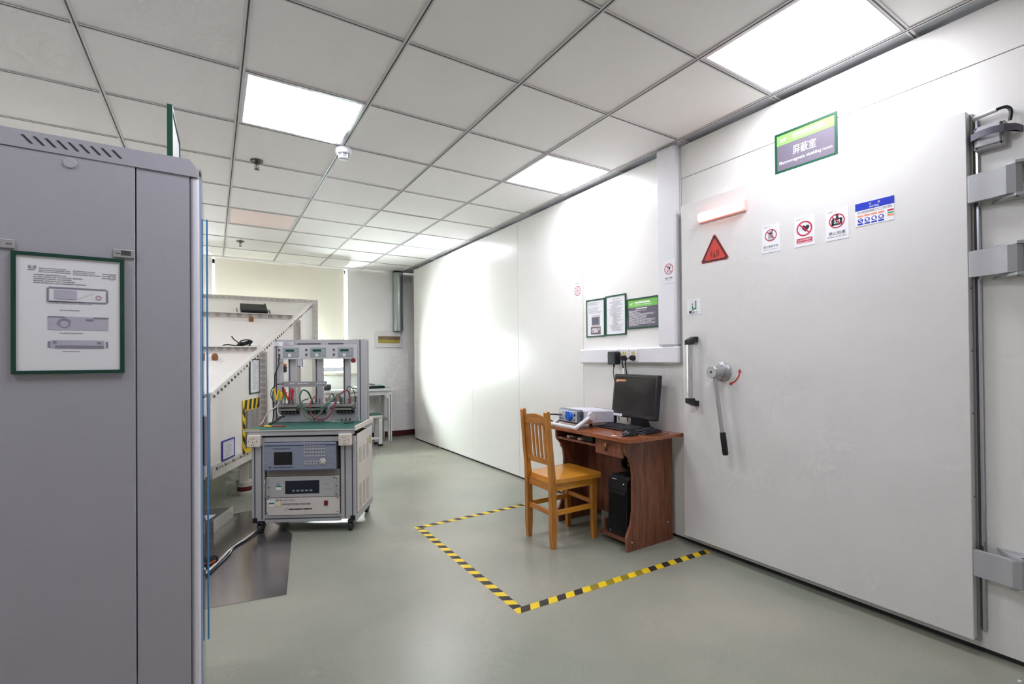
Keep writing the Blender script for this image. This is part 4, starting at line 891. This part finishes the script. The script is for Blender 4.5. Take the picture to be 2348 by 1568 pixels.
for x0 in (.268, .474):
    for k, c_ in enumerate(('#9e9f50', '#1f7a58', '#a0364a', '#1d2a35')): MB().cyl((x0+.031*k, .352, .738), (x0+.031*k, .342, .738), .007, n=12).build('jack', mat('jack_'+str(k), c_, .4), lp_, local=True)
MB().lathe([(.009, 0), (.009, .014), (.017, .016), (.019, .028), (.013, .033)], (.598, .362, 1.188), 18, axes((1, 0, 0), (0, 0, 1), (0, -1, 0))).build('emergency_stop', mat('estop_red', '#6a2224', .4), ct, local=True)
# controller sitting in the top bay
Mc = wmx(ct)
dv = thing('rack_controller', 'blue grey controller with dark screen and keypad in the trolley top bay', 'instrument', Mc @ Vector((.34, .1, .44)), rz=AN)
M_dv = mat('controller_blue_grey', '#868d9b', .45, noise=.02)
def dvb(name, m, par, x0, x1, y0, y1, z0, z1, c=0): 
    b = MB(); b.box(x0-.34, x1-.34, y0-.1, y1-.1, z0-.44, z1-.44, c=c); return b.build(name, m, par, local=True)
dvb('case', mat('controller_case', '#6f737c', .5), dv, .105, .575, -.018, .35, .444, .622); fp = dvb('front_panel', M_dv, dv, .098, .578, -.03, -.016, .437, .628, c=.003)
dvb('blue_line', mat('controller_navy', '#2b3355', .4), dv, .1, .576, -.0312, -.029, .607, .612); dvb('lower_line', mat('controller_navy2', '#4a5478', .4), dv, .1, .576, -.0312, -.029, .441, .445)
dvb('screen', mat('controller_screen', '#14151c', .15), dv, .164, .285, -.0315, -.029, .478, .566, c=.001)
M_key = mat('controller_key', '#b9b6b2', .5)
kk = MB(); kk.box(-.006, .006, -.0015, .0015, -.0045, .0045, c=.001); kkm = kk.mesh('key'); kkm.materials.append(M_key)
for r in range(4):
    for k in range(8): inst('key', kkm, dv, (.368+.0188*k-.34, -.031-.1, .604-.0225*r-.44))
for r in range(2):
    for k in range(5): inst('key', kkm, dv, (.374+.0188*k-.34, -.031-.1, .497-.0165*r-.44))
MB().lathe([(.022, 0), (.022, .003), (.02, .004)], (.489-.34, -.03-.1, .497-.44), 24, axes((1, 0, 0), (0, 0, 1), (0, -1, 0))).build('dial', mat('dial_white', '#cfcac4', .5), dv, local=True)
b = MB()
for a in range(4): b.disc(.489-.34+.013*math.cos(a*math.pi/2), .497-.44+.013*math.sin(a*math.pi/2), .0028, 0, 8)
b.v = [(p[0], -.1345, p[1]) for p in b.v]; b.build('dial_marks', M_ink, dv, local=True)
for nm_, q_ in (('model_lettering', (.16-.34, .275-.34, .588-.44)), ('maker_lettering', (.16-.34, .295-.34, .461-.44))):
    b = MB(); b.lines(q_[0], q_[1], q_[2], q_[2], 1, .006, 0, 0); b.v = [(p[0], -.1306, p[1]) for p in b.v]; b.build(nm_, mat('controller_ink', '#4a4e5c', .6), dv, local=True)
b = MB().rect(.13-.34, .145-.34, .456-.44, .468-.44, 0); b.v = [(p[0], -.1306, p[1]) for p in b.v]; b.build('logo_mark', MATS['controller_ink'], dv, local=True)
for x, z_ in ((.11, .57), (.11, .49), (.566, .57), (.566, .49)):
    b = MB(); b.cyl((x-.34, -.13, z_-.44), (x-.34, -.134, z_-.44), .004, n=10); b.build('screw', mat('screw_bright', '#d4d4d4', .3, metal=.6), dv, local=True)
# cables on the trolley
def cable(name, label, pts, r, m, cat='cable'):
    w_ = [Mc @ Vector(p) for p in pts]
    return MB().tube(w_, r, 8, 8).build(name, m, None, loc=tuple(w_[0]), label=label, cat=cat, group='leads on the trolley')
K = lambda n, c: mat('lead_'+n, c, .45)
cable('test_lead', 'thick green lead looped between the middle and right clamps', [(.3, .33, .86), (.285, .27, .95), (.262, .22, .97), (.25, .2, .92), (.27, .2, .85), (.34, .2, .825), (.42, .22, .85), (.47, .26, .9), (.5, .3, .93), (.51, .33, .86)], .0055, K('green', '#2f5f50'))
cable('test_lead', 'thick olive lead hanging in a deep loop from the middle clamp', [(.262, .33, .9), (.255, .22, .88), (.285, .2, .79), (.34, .2, .765), (.39, .21, .8), (.43, .24, .88), (.455, .28, .94), (.47, .33, .86)], .0055, K('olive', '#6d6a55'))
cable('test_lead', 'thick dark red lead looping to the right clamp', [(.318, .33, .92), (.318, .22, .88), (.33, .2, .8), (.38, .2, .762), (.44, .2, .765), (.475, .22, .82), (.5, .25, .9), (.53, .3, .95), (.56, .34, .95), (.57, .35, .86)], .0055, K('darkred', '#7a2f33'))
cable('test_lead', 'thin black lead arching over the right clamp', [(.545, .34, .96), (.57, .3, .99), (.6, .28, .985), (.618, .3, .93), (.61, .34, .85)], .003, K('black', '#1d1d20'))
cable('test_lead', 'black lead running down the left tower post', [(.045, .35, 1.235), (.04, .34, 1.19), (.045, .335, 1.16), (.02, .33, 1.09), (.012, .34, 1.02), (-.004, .345, .94), (.0, .34, .86), (.006, .33, .78), (.012, .3, .73)], .0045, K('black', '#1d1d20'))
cable('test_lead', 'black lead arching from the slotted bar down to the yellow clips', [(.09, .3, 1.015), (.06, .27, 1.012), (.03, .25, .98), (.028, .24, .93), (.05, .25, .87)], .003, K('black', '#1d1d20'))
cable('test_lead', 'white lead curving from the left clamp down to the mat', [(.07, .27, .88), (.06, .25, .85), (.015, .22, .81), (-.012, .2, .75), (-.01, .16, .728)], .0045, K('white', '#b9b3ac'))
cable('test_lead', 'white lead ending in yellow from the left clamp', [(.07, .27, .875), (.065, .26, .82), (.085, .24, .79), (.11, .22, .785)], .004, K('white', '#b9b3ac'))
cable('test_lead', 'red lead lying across the green mat', [(-.01, .2, .735), (-.006, .15, .727), (.03, .12, .725), (.08, .11, .725), (.15, .1, .725), (.19, .09, .727)], .0045, K('red', '#a3312f'))
cable('test_lead', 'yellow sleeved lead end lying on the green mat', [(.04, .105, .725), (.06, .103, .726), (.09, .1, .725)], .006, K('yellow', '#e0bb1e'))
cable('test_lead', 'black lead slanting from the mat to the terminal panel', [(.06, .14, .735), (.085, .17, .75), (.11, .2, .775), (.135, .22, .785)], .008, K('black', '#1d1d20'))
cable('test_lead', 'short black lead lying at the right of the green mat', [(.56, .22, .724), (.59, .21, .727), (.63, .22, .73)], .004, K('black', '#1d1d20'))
def clip(label, x, y, z0, z1, lean, c):
    o = thing('alligator_clip', label, 'clip', Mc @ Vector((x, y, z0)), rz=AN, group='alligator clips on the left clamp')
    b = MB(); b.hexa([(-.004, -.006, 0), (.004, -.006, 0), (.004, .006, 0), (-.004, .006, 0)], [(lean-.01, -.006, z1-z0), (lean+.002, -.006, z1-z0), (lean+.002, .006, z1-z0), (lean-.01, .006, z1-z0)]); b.build('jaw', K('clip'+c, c), o, local=True)
    b = MB(); b.hexa([(-.004, -.006, 0), (.005, -.006, 0), (.005, .006, 0), (-.004, .006, 0)], [(-lean*.1+.006, -.006, (z1-z0)*.85), (-lean*.1+.016, -.006, (z1-z0)*.85), (-lean*.1+.016, .006, (z1-z0)*.85), (-lean*.1+.006, .006, (z1-z0)*.85)]); b.build('jaw', K('clip'+c, c), o, local=True)
    P('tip', MATS['screw_brass'], o, (-.003, .003, -.003, .003, -.03, .001), local=True)
clip('yellow alligator clip, outermost left on the left clamp', .058, .27, .895, .985, -.018, '#e8c420')
clip('second yellow alligator clip beside the red bundle', .088, .27, .895, .96, .006, '#e3bd1c')
clip('dark red alligator clip in the bundle below the slotted bar', .09, .3, .93, .99, .004, '#6e1f25')
clip('blue and green taped clip below the slotted bar', .112, .28, .895, .965, .004, '#2c9a45')
clip('red alligator clip leaning left below the slotted bar', .14, .27, .895, .98, -.028, '#b3262d')
clip('red alligator clip standing upright, rightmost of the clips', .165, .27, .895, .985, .006, '#b8262c')
# ================================================================ tapered test cell behind
cell = thing('test_cell', 'large white tapered steel test cell with bolted flanges behind the trolley', 'test cell', (-.66, 5.4, 0))
M_cell = mat('cell_paint', '#f0ece5', .4, noise=.015, nscale=4); M_flg = mat('cell_flange', '#c6c1b9', .5, noise=.05); M_hole = mat('cell_hole', '#a8a29a', .6, noise=.15, nscale=40); M_lipc = mat('cell_lip', '#f2eee6', .4)
zb = .36; AY = 2.643; AXc = -.666
xr = lambda y: AXc+.431*(y-AY); xl = lambda y: AXc-.431*(y-AY); zt = lambda y: zb+.3845*(y-AY)
def ringpts(y, g=0): return [(xl(y)-g, y, zb), (xr(y)+g, y, zb), (xr(y)+g, y, zt(y)+g), (xl(y)-g, y, zt(y)+g)]
ya, yb2 = 4.165, 6.79
MB().hexa(ringpts(ya), ringpts(yb2)).build('body', M_cell, cell); MB().hexa(ringpts(2.75), ringpts(4.12)).build('nose', M_cell, cell)
MB().hexa(ringpts(yb2), [(p[0], 7.1, p[2]) for p in ringpts(yb2)]).build('rear_box', M_cell, cell)
def flange(y, g, gt, th=.012, holes=True, pitch=.055, hr=.0215, lip=.02, vr=None):
    y2 = y+th
    b = MB(); b.box(xr(y)-.01, xr(y)+g, y, y2, zb, zt(y))
    b.box(xl(y)-g, xl(y)+.01, y, y2, zb, zt(y)-.011); b.box(xl(y)-g, xr(y)-.0105, y, y2, zt(y)-.01, zt(y)+gt); fo = b.build('flange', M_flg, cell)
    hm = MB(); hm.cyl((0, 0, 0), (0, -.0012, 0), hr, n=16); hme = hm.mesh('flange_hole'); hme.materials.append(M_hole)
    vm = MB(); vm.cyl((0, 0, 0), (0, -.0012, 0), vr or .01, n=10); vme = vm.mesh('flange_hole'); vme.materials.append(M_hole)
    if holes:
        z_ = zb+.06
        while z_ < zt(y)-.01:
            inst('flange_hole', vme if vr else hme, cell, (xr(y)+g*.45+.66, y-5.4, z_)); z_ += pitch
        x_ = xr(y)-.04
        while x_ > max(xl(y), -.9): inst('flange_hole', hme, cell, (x_+.66, y-5.4, zt(y)+gt*.62)); x_ -= pitch*1.18
    b = MB(); b.box(xr(y)+g-lip*.55, xr(y)+g+.004, y-.03, y2+.001, zb, zt(y)); b.box(xl(y)-g, xr(y)+.0, y-.03, y2+.001, zt(y)+gt-lip*.2, zt(y)+gt+.004); b.build('flange_lip', M_lipc, cell)
flange(5.03, .08, .045); flange(6.03, .075, .055, holes=True, pitch=.085, hr=.025, lip=.01, vr=.008)
b = MB(); y = yb2-.02; b.box(xr(y)-.01, xr(y)+.075, y, y+.02, zb, zt(y)-.011); b.box(xl(y)-.07, xr(y)+.075, y, y+.02, zt(y)-.01, zt(y)+.05); b.build('rear_flange', M_flg, cell)
for i in range(27): MB().cyl((xr(y)-.02-.065*i, y, zt(y)+.025), (xr(y)-.02-.065*i, y-.002, zt(y)+.025), .009, n=8).build('flange_hole', M_hole, cell)
for i in range(8): MB().cyl((xr(y)+.035, y, zt(y)-.1-.09*i), (xr(y)+.035, y-.002, zt(y)-.1-.09*i), .009, n=8).build('flange_hole', M_hole, cell)
# corner angle strips with bolts
th_ = math.atan(.431); nrm = Vector((math.cos(th_), -math.sin(th_), 0)); tg = Vector((math.sin(th_), math.cos(th_), 0))
def side(y, z, o=0): return Vector((xr(y), y, z))+nrm*o
b = MB(); b.hexa([side(ya, zt(ya)-.055, 0), side(ya, zt(ya)-.055, .004), side(ya, zt(ya)+.006, .004), side(ya, zt(ya)+.006, -.05)], [side(yb2, zt(yb2)-.055, 0), side(yb2, zt(yb2)-.055, .004), side(yb2, zt(yb2)+.006, .004), side(yb2, zt(yb2)+.006, -.05)]); b.build('corner_angle', M_lipc, cell)
MB().bar(side(ya, zt(ya)+.006, -.008), side(yb2, zt(yb2)+.006, -.008), .04, .022).build('corner_lip', M_lipc, cell)
b = MB(); b.hexa([side(ya, zb-.035, -.03), side(ya, zb-.035, .012), side(ya, zb+.06, .004), side(ya, zb+.06, 0)], [side(yb2, zb-.035, -.03), side(yb2, zb-.035, .012), side(yb2, zb+.06, .004), side(yb2, zb+.06, 0)]); b.build('base_angle', M_flg, cell)
Mn = axes(tuple(tg), (0, 0, 1), tuple(nrm))
bw = MB(); bw.lathe([(.0125, 0), (.0125, .002), (.008, .0022), (.008, .008), (.006, .0095)], (0, 0, 0), 10, Mn); bwm = bw.mesh('bolt'); bwm.materials.append(mat('bolt_zinc', '#c2beb9', .3, metal=.6)); bw2 = bw.mesh('bolt'); bw2.materials.append(mat('bolt_dark', '#7d7274', .45, metal=.3))
for i in range(46):
    y = ya+.04+.0565*i
    
    p = side(y, zt(y)-.03, .004); inst('bolt', bw2 if random.random() < .6 else bwm, cell, (p.x+.66, p.y-5.4, p.z))
for i in range(22):
    y = ya+.07+.044*i
    if y > 4.99: break
    p = side(y, zb+.03, .006); inst('bolt', bwm if i % 3 else bw2, cell, (p.x+.66, p.y-5.4, p.z))
P('front_flange', mat('front_flange_brown', '#8d847d', .5), cell, (xl(4.13)-.02, xr(4.13)+.012, 4.12, 4.16, zb-.03, zt(4.13)+.02))
for x, y in ((.245, 4.95), (-1.6, 4.95), (.7, 6.3), (-2.0, 6.3)):
    l = thing('leg', parent=cell, loc=(x, y, 0))
    P('column', mat('leg_paint', '#c9c5bb', .5), l, (x-.045, x+.03, y-.045, y+.03, .115, zb)); b = MB(); b.lathe([(.07, .1), (.07, .118), (.06, .12)], (x, y, 0), 20); b.build('plate', M_flg, l)
    b = MB(); b.lathe([(.062, 0), (.066, .012), (.066, .032), (.06, .034), (.06, .075), (.066, .077), (.066, .1), (.06, .101)], (x, y, 0), 20); b.build('jack', mat('jack_cream', '#cfc9bb', .5), l); b = MB(); b.lathe([(.0615, .036), (.0615, .073)], (x, y, 0), 20); b.build('red_band', mat('jack_red', '#5a1820', .5), l)
# wooden plugs, vent box on the sloping top
for y, x in ((4.84, .02), (5.93, .36)):
    sl = Vector((0, -.359, .933)); p = Vector((x, y, zt(y)))
    MB().lathe([(.022, 0), (.026, .02), (.022, .045), (.012, .056)], p, 14, sl.to_track_quat('Z', 'Y').to_matrix().to_4x4()).build('wooden_plug', mat('plug_wood', '#8c6238', .5, noise=.2, nscale=60), cell)
def topbox(name, lab, x, y, w, l, h):
    Mx = Matrix.Translation((x, y, zt(y))) @ Matrix.Rotation(math.atan(.3845), 4, 'X')
    o = thing(name, lab, 'vent', (x, y, zt(y)), Matrix.Rotation(math.atan(.3845), 4, 'X'))
    P('base', mat('vent_black', '#17171c', .6), o, (-w/2, w/2, -l/2, l/2, .0, h), local=True, c=.002); P('rim', mat('vent_rim', '#3a3438', .6), o, (-w/2, w/2, -l/2, -l/2+.012, h, h+.012), (w/2-.012, w/2, -l/2, l/2, h, h+.012), local=True)
    for i in range(7):
        for s in (-1, 1): MB().cyl((s*(w/2+.035), -l/2+.02+i*l/7.5, 0), (s*(w/2+.035), -l/2+.02+i*l/7.5, .018), .004, n=6).build('pin', mat('pin_dark', '#6a6460', .5), o, local=True)
topbox('vent_box', 'black vent box on the sloping top of the white test cell', .405, 6.25, .26, .3, .065)
topbox('vent_box', 'black vent box on the test cell nearer the rack glass', -.35, 6.25, .26, .3, .065)
for o_ in bpy.data.objects:
    if o_.name.startswith('vent_box'): o_['group'] = 'vent boxes on the test cell'
o = thing('cable_coil', 'small black coil of cable lying on the test cell flange', 'cable', (.22, 5.1, zt(5.06)+.05))
for i in range(4): MB().tube([(.25+.05*math.cos(a)+.006*i, 5.09+.03*math.sin(a)+.01*i, zt(5.06)+.055+.02*math.sin(a+i)+.008*i) for a in [2*math.pi*k/12 for k in range(13)]], .006, 6, 3).build('loop', M_black, o)
MB().tube([(.23, 5.09, zt(5.06)+.05), (.18, 5.06, zt(5.06)+.045), (.12, 5.05, zt(5.06)+.052), (.08, 5.05, zt(5.06)+.045)], .005, 6).build('tail', M_black, o); MB().tube([(.22, 5.08, zt(5.06)+.06), (.17, 5.06, zt(5.06)+.1), (.15, 5.06, zt(5.06)+.13)], .005, 6).build('tail', M_black, o)
# things on the side of the cell
def on_side(y, z_, o=.004): p = side(y, z_, o); return (p.x, p.y, p.z)
o = framed('framed_notice', 'green framed sheet of text on the side of the white test cell', on_side(4.93, 1.055), .235, .31, M=Mn, f=.009)
MB().lines(-.07, .07, .12, -.12, 26, .003, .0045, .5, .03).build('print', M_greyink, o, local=True)
o = framed('framed_notice', 'blue bordered paper near the bottom of the test cell', on_side(4.42, .5), .225, .155, M=Mn, fm=mat('border_blue', '#2a2a86', .5), f=.01, sheet=mat('paper_bluish', '#d6d7dc', .5))
MB().lines(-.06, .07, .03, -.05, 6, .004, .0045, .6, .03).build('print', M_greyink, o, local=True)
o = framed('framed_notice', 'blue bordered paper seen between the trolley columns', (.855, 6.027, 1.19), .064, .13, M=FACE_F, fm=MATS['border_blue'], f=.008, sheet=MATS['paper_bluish'])
hb = thing('connection_hatch', 'grey cover plate framed in yellow and black tape on the test cell', 'hatch', on_side(4.845, .62), Mn)
W2, H2 = .18, .235
P('backing', M_ty, hb, (-W2, W2, -H2, H2, 0, .002), local=True)
P('cover', mat('hatch_grey', '#8f8b87', .5), hb, (-W2+.065, W2-.045, -H2+.11, H2-.09, .002, .02), c=.003, local=True); P('recess', mat('hatch_recess', '#6f6d66', .6), hb, (-W2+.06, W2-.04, -H2+.055, -H2+.115, .002, .006), local=True)
for i in range(4):
    b = MB(); x = -W2+.03+.1*i; b.poly([(x, H2-.085), (x+.05, H2-.085), (x+.075, H2), (x+.025, H2)], .0024); b.build('stripe', M_tk, hb, local=True)
    b = MB(); z_ = H2-.06-.115*i; b.poly([(-W2, z_-.05), (-W2+.055, z_-.1), (-W2+.055, z_-.045), (-W2, z_+.005)], .0024); b.build('stripe', M_tk, hb, local=True)
    b = MB(); b.poly([(W2-.04, z_-.05), (W2, z_-.1), (W2, z_-.045), (W2-.04, z_+.005)], .0024); b.build('stripe', M_tk, hb, local=True)
    MB().box(-W2+.1+.05*i, -W2+.108+.05*i, H2-.094, H2-.086, .02, .024).build('screw', mat('screw_bright', '#d4d4d4'), hb, local=True)
MB().box(.02, .1, -.068, -.058, .02, .0215).build('red_mark', M_red, hb, local=True)
pp = thing('coaxial_pipe', 'short horizontal galvanised pipe across the taped hatch', 'pipe', tuple(side(4.87, .555, .06)))
b = MB(); b.tube([side(4.735, .545, .06), side(5.03, .545, .06)], .021, 14, smooth=False); b.build('tube', mat('galv_pipe', '#b0ada6', .3, metal=.6), pp)
b = MB(); b.tube([side(4.725, .545, .06), side(4.76, .545, .06)], .028, 14, smooth=False); b.tube([side(4.745, .545, .06), side(4.745, .51, .05)], .008, 8, smooth=False); b.tube([side(4.745, .545, .06), side(4.745, .545, .0)], .012, 8, smooth=False); b.build('clamp', mat('pipe_clamp', '#86837c', .4, metal=.5), pp)
oh = thing('handheld_probe', 'white handle with black and orange cap behind the trolley columns', 'handle', on_side(5.64, .9), Mn); MB().box(-.03, .03, -.25, .17, 0, .04, c=.01).build('handle', M_cell, oh, local=True); MB().box(-.03, .03, .171, .24, 0, .04, c=.006).build('cap', M_black, oh, local=True); MB().box(-.03, .03, .241, .262, 0, .04, c=.006).build('orange_ring', mat('ring_orange', '#e0622a', .5), oh, local=True)
# ================================================================ steel sheet and things on it
def sheet_mat():
    m = mat('sheet_aluminium', '#b7b1ae', .2, metal=.9, noise=.1, nscale=5); return m
q = [(.314, 2.687), (.46, 3.62), (.27, 4.36), (-.85, 4.25), (-.62, 2.86)]
MB().prism(q, 2, .0, .0022).build('metal_floor_sheet', sheet_mat(), None, loc=(0, 3.4, 0), label='dull aluminium sheet lying on the floor under the trolley', cat='metal sheet')
mb = thing('metal_box', 'low metal box with a pale front plate on the metal sheet', 'box', (.0, 4.0, .002))
d_ = Vector((0.122, 0.307, 0)); nn = Vector((-0.307, 0.122, 0)).normalized(); p0 = Vector((0.005, 3.949, .002)); p1 = p0+d_
b = MB(); p2 = p1+nn*.22; p3 = p0+nn*.22; up_ = Vector((0, 0, .075))
b.hexa([p0, p1, p2, p3], [p0+up_, p1+up_, p2+up_, p3+up_]); b.build('body', mat('box_grey_metal', '#8a8886', .35, metal=.6), mb)
b = MB(); e = -nn*.004; f2 = Vector((0, 0, .085)); b.hexa([p0+e-d_*.01, p1+e+d_*.01, p1+d_*.01, p0-d_*.01], [p0+e+f2-d_*.01, p1+e+f2+d_*.01, p1+f2+d_*.01, p0+f2-d_*.01]); b.build('front_plate', mat('box_plate', '#cfccc2', .35), mb)
b = MB(); c0 = p0+nn*.05+d_*.15+up_; b.hexa([c0, c0+d_*.35, c0+d_*.35+nn*.1, c0+nn*.1], [v + Vector((0, 0, .0006)) for v in (c0, c0+d_*.35, c0+d_*.35+nn*.1, c0+nn*.1)]); b.build('label', M_paper, mb)
for i, (o_, rr, c_, lab) in enumerate(((0, .005, '#d9d3cb', 'white cable running over the metal sheet to the trolley castor'), (.022, .006, '#1d2430', 'black cable running beside the white one over the metal sheet'), (-.014, .003, '#a89d95', 'thin pale cable running beside the white cable on the metal sheet'))):
    MB().tube([(.262+o_, 3.80, .008+rr), (.175+o_, 3.652, .003+rr), (.1+o_*.5, 3.53, .003+rr), (.06+o_, 3.42, .003+rr), (.0+o_, 3.27, .003+rr), (-.08+o_, 3.1, .003+rr), (-.2+o_, 2.95, .003+rr)], rr, 8).build('floor_cable', mat('floor_cable_%d' % i, c_, .4), None, loc=(.1, 3.5, .003), label=lab, cat='cable', group='cables on the metal sheet')
o = thing('cable_connector', 'black connector with an orange stripe on the metal sheet', 'connector', (-.03, 3.31, .003), rz=.9)
MB().box(-.07, .07, -.025, .025, 0, .04, c=.01).build('shell', M_black, o, local=True); MB().box(-.03, .04, -.0262, -.02, .018, .026).build('stripe', mat('ring_orange', '#e0622a'), o, local=True)
# ================================================================ end of the room
M_galv = mat('galvanised_duct', '#9aa39f', .35, metal=.7, noise=.1, nscale=14)
du = thing('steel_duct', 'round galvanised duct coming down the end wall', 'duct', (2.47, 7.32, 1.645))
MB().cyl((2.465, 7.32, 1.648), (2.465, 7.32, ZC-.006), .074, n=28, caps=True).build('tube', M_galv, du); MB().cyl((2.465, 7.32, 1.66), (2.465, 7.32, 1.672), .0755, n=28).build('collar', M_galv, du); MB().cyl((2.465, 7.32, ZC-.025), (2.465, 7.32, ZC-.007), .078, n=28).build('collar', M_black, du)
db = thing('distribution_box', 'white electrical distribution box with an open brown cover on the end wall', 'box', (2.322, YB, 1.515), FACE_F)
P('housing', mat('db_white', '#e4e1e2', .4), db, (-.207, .207, -.124, .124, 0, .03), c=.006, local=True)
P('window', mat('db_brown', '#7e664d', .45), db, (-.16, .185, .002, .05, .03, .04), local=True, c=.002); P('labels', mat('db_yellow', '#a79a3e', .5, noise=.3, nscale=60), db, (-.16, .178, -.055, .0, .03, .034), local=True); P('fine_print', M_greyink, db, (.13, .17, -.095, -.09, .03, .0305), local=True)
# workbench against the end wall
tbn = thing('workbench', 'white workbench with a green top against the end wall', 'bench', (1.75, 7.1, 0))
M_leg = mat('bench_white', '#d6d6d2', .4)
P('top', mat('bench_top_green', '#8fa79c', .4), tbn, (1.2, 2.27, 6.88, 7.34, .755, .785), c=.004); P('top_edge', M_leg, tbn, (1.2, 2.27, 6.872, 6.88, .752, .787)); P('apron', M_leg, tbn, (1.25, 2.2, 6.9, 6.93, .69, .755))
for x in (1.25, 2.17):
    for y in (6.905, 7.26):
        p = P('leg', M_leg, tbn, (x, x+.05, y, y+.05, 0, .755), c=.002)
        P('groove', M_slot, p, (x+.02, x+.03, y-.001, y+.002, 0, .755))
P('side_rail', M_leg, tbn, (2.18, 2.21, 6.95, 7.26, .3, .34)); MB().prism([(2.17, .69), (2.17, .63), (2.1, .69)], 1, 6.91, 6.93).build('gusset', M_leg, tbn)
# low bench in front of it
lb = thing('low_bench', 'low white bench with a green top and black feet by the workbench', 'bench', (1.75, 6.72, 0))
P('top', mat('low_bench_green', '#4f7a69', .5), lb, (1.4, 1.985, 6.63, 6.86, .43, .445)); P('top_frame', M_leg, lb, (1.4, 2.0, 6.62, 6.87, .395, .43), c=.003)
for x in (1.41, 1.945):
    for y in (6.63, 6.82):
        P('leg', M_leg, lb, (x, x+.05, y, y+.04, .03, .395)); P('foot', M_black, lb, (x-.002, x+.052, y-.002, y+.042, 0, .03))
P('low_rail', M_leg, lb, (1.45, 1.945, 6.635, 6.66, .1, .13))
bg_ = thing('tool_bag', 'flat dark bag with leads on top lying on the workbench', 'bag', (1.95, 7.0, .785))
MB().box(1.72, 2.13, 6.92, 7.12, .785, .82, c=.012).build('bag', mat('bag_dark', '#1e2427', .6), bg_)
for i in range(3): MB().tube([(1.75+.05*i, 6.95, .822), (1.8+.04*i, 6.98, .845), (1.92, 6.96+.02*i, .85), (2.0, 7.0, .835), (2.08, 6.97, .825)], .007, 6).build('lead', mat('lead_tan', '#80786a', .5), bg_)
MB().box(2.0, 2.1, 6.96, 7.08, .82, .838, c=.003).build('cloth', mat('cloth_teal', '#9dc4b8', .7), bg_)
dvx = thing('bench_meter', 'dark blue grey handheld meter standing on the workbench', 'meter', (1.33, 7.0, .785)); MB().box(1.285, 1.385, 6.95, 7.05, .785, .87, c=.012).build('body', mat('meter_dark', '#353642', .5), dvx); MB().box(1.29, 1.3, 6.945, 6.951, .84, .852).build('red_lamp', M_red, dvx); MB().tube([(1.29, 6.955, .82), (1.27, 6.94, .81), (1.25, 6.95, .789)], .004, 6).build('lead', K('white', '#b9b3ac'), dvx)
# ================================================================ small ceiling fittings
sd = thing('smoke_detector', 'white round smoke detector hanging from the ceiling beside the panel light', 'detector', (.738, 3.262, ZC))
MB().lathe([(.052, 0), (.052, -.028), (.046, -.034)], (.738, 3.262, ZC-.003), 28).build('base', mat('detector_white', '#e4e2ea', .4), sd)
MB().lathe([(.028, -.034), (.03, -.05), (.02, -.062)], (.738, 3.262, ZC-.003), 20).build('chamber', mat('chamber_grey', '#9aa3a5', .5), sd)
for i in range(6):
    a = i*math.pi/3; MB().box(.738+.031*math.cos(a)-.004, .738+.031*math.cos(a)+.004, 3.262+.031*math.sin(a)-.004, 3.262+.031*math.sin(a)+.004, ZC-.062, ZC-.034).build('rib', MATS['detector_white'], sd)
MB().lathe([(.035, -.06), (.034, -.066), (.02, -.07)], (.738, 3.262, ZC-.003), 20).build('cap', MATS['detector_white'], sd)
M_spr = mat('sprinkler_bronze', '#5b5148', .35, metal=.6)
for x, y, lab in ((.268, 3.77, 'bronze sprinkler head in the ceiling, nearer one'), (.281, 6.377, 'small sprinkler head in the ceiling near the window')):
    s_ = thing('sprinkler', lab, 'sprinkler', (x, y, ZC), group='sprinkler heads')
    b = MB(); b.ring(x, y, .016, .04, ZC-.004, 24); b.lathe([(.04, -.002), (.038, -.008), (.017, -.004)], (x, y, ZC), 24); b.build('escutcheon', M_spr, s_)
    b = MB(); b.cyl((x, y, ZC-.004), (x, y, ZC-.028), .011, .009, 12); b.tube([(x-.009, y, ZC-.026), (x-.013, y, ZC-.04), (x, y, ZC-.058)], .002, 6); b.tube([(x+.009, y, ZC-.026), (x+.013, y, ZC-.04), (x, y, ZC-.058)], .002, 6); b.cyl((x, y, ZC-.03), (x, y, ZC-.055), .003, n=8); b.build('frame', M_spr, s_)
    MB().cyl((x, y, ZC-.058), (x, y, ZC-.061), .016, n=14).build('deflector', M_spr, s_)
MB().cyl((2.463, .503, 0), (2.463, .503, .004), .006, n=10).build('paper_dot', M_paper, None, loc=(2.463, .503, 0), label='tiny white scrap on the floor at the lower right', cat='scrap')
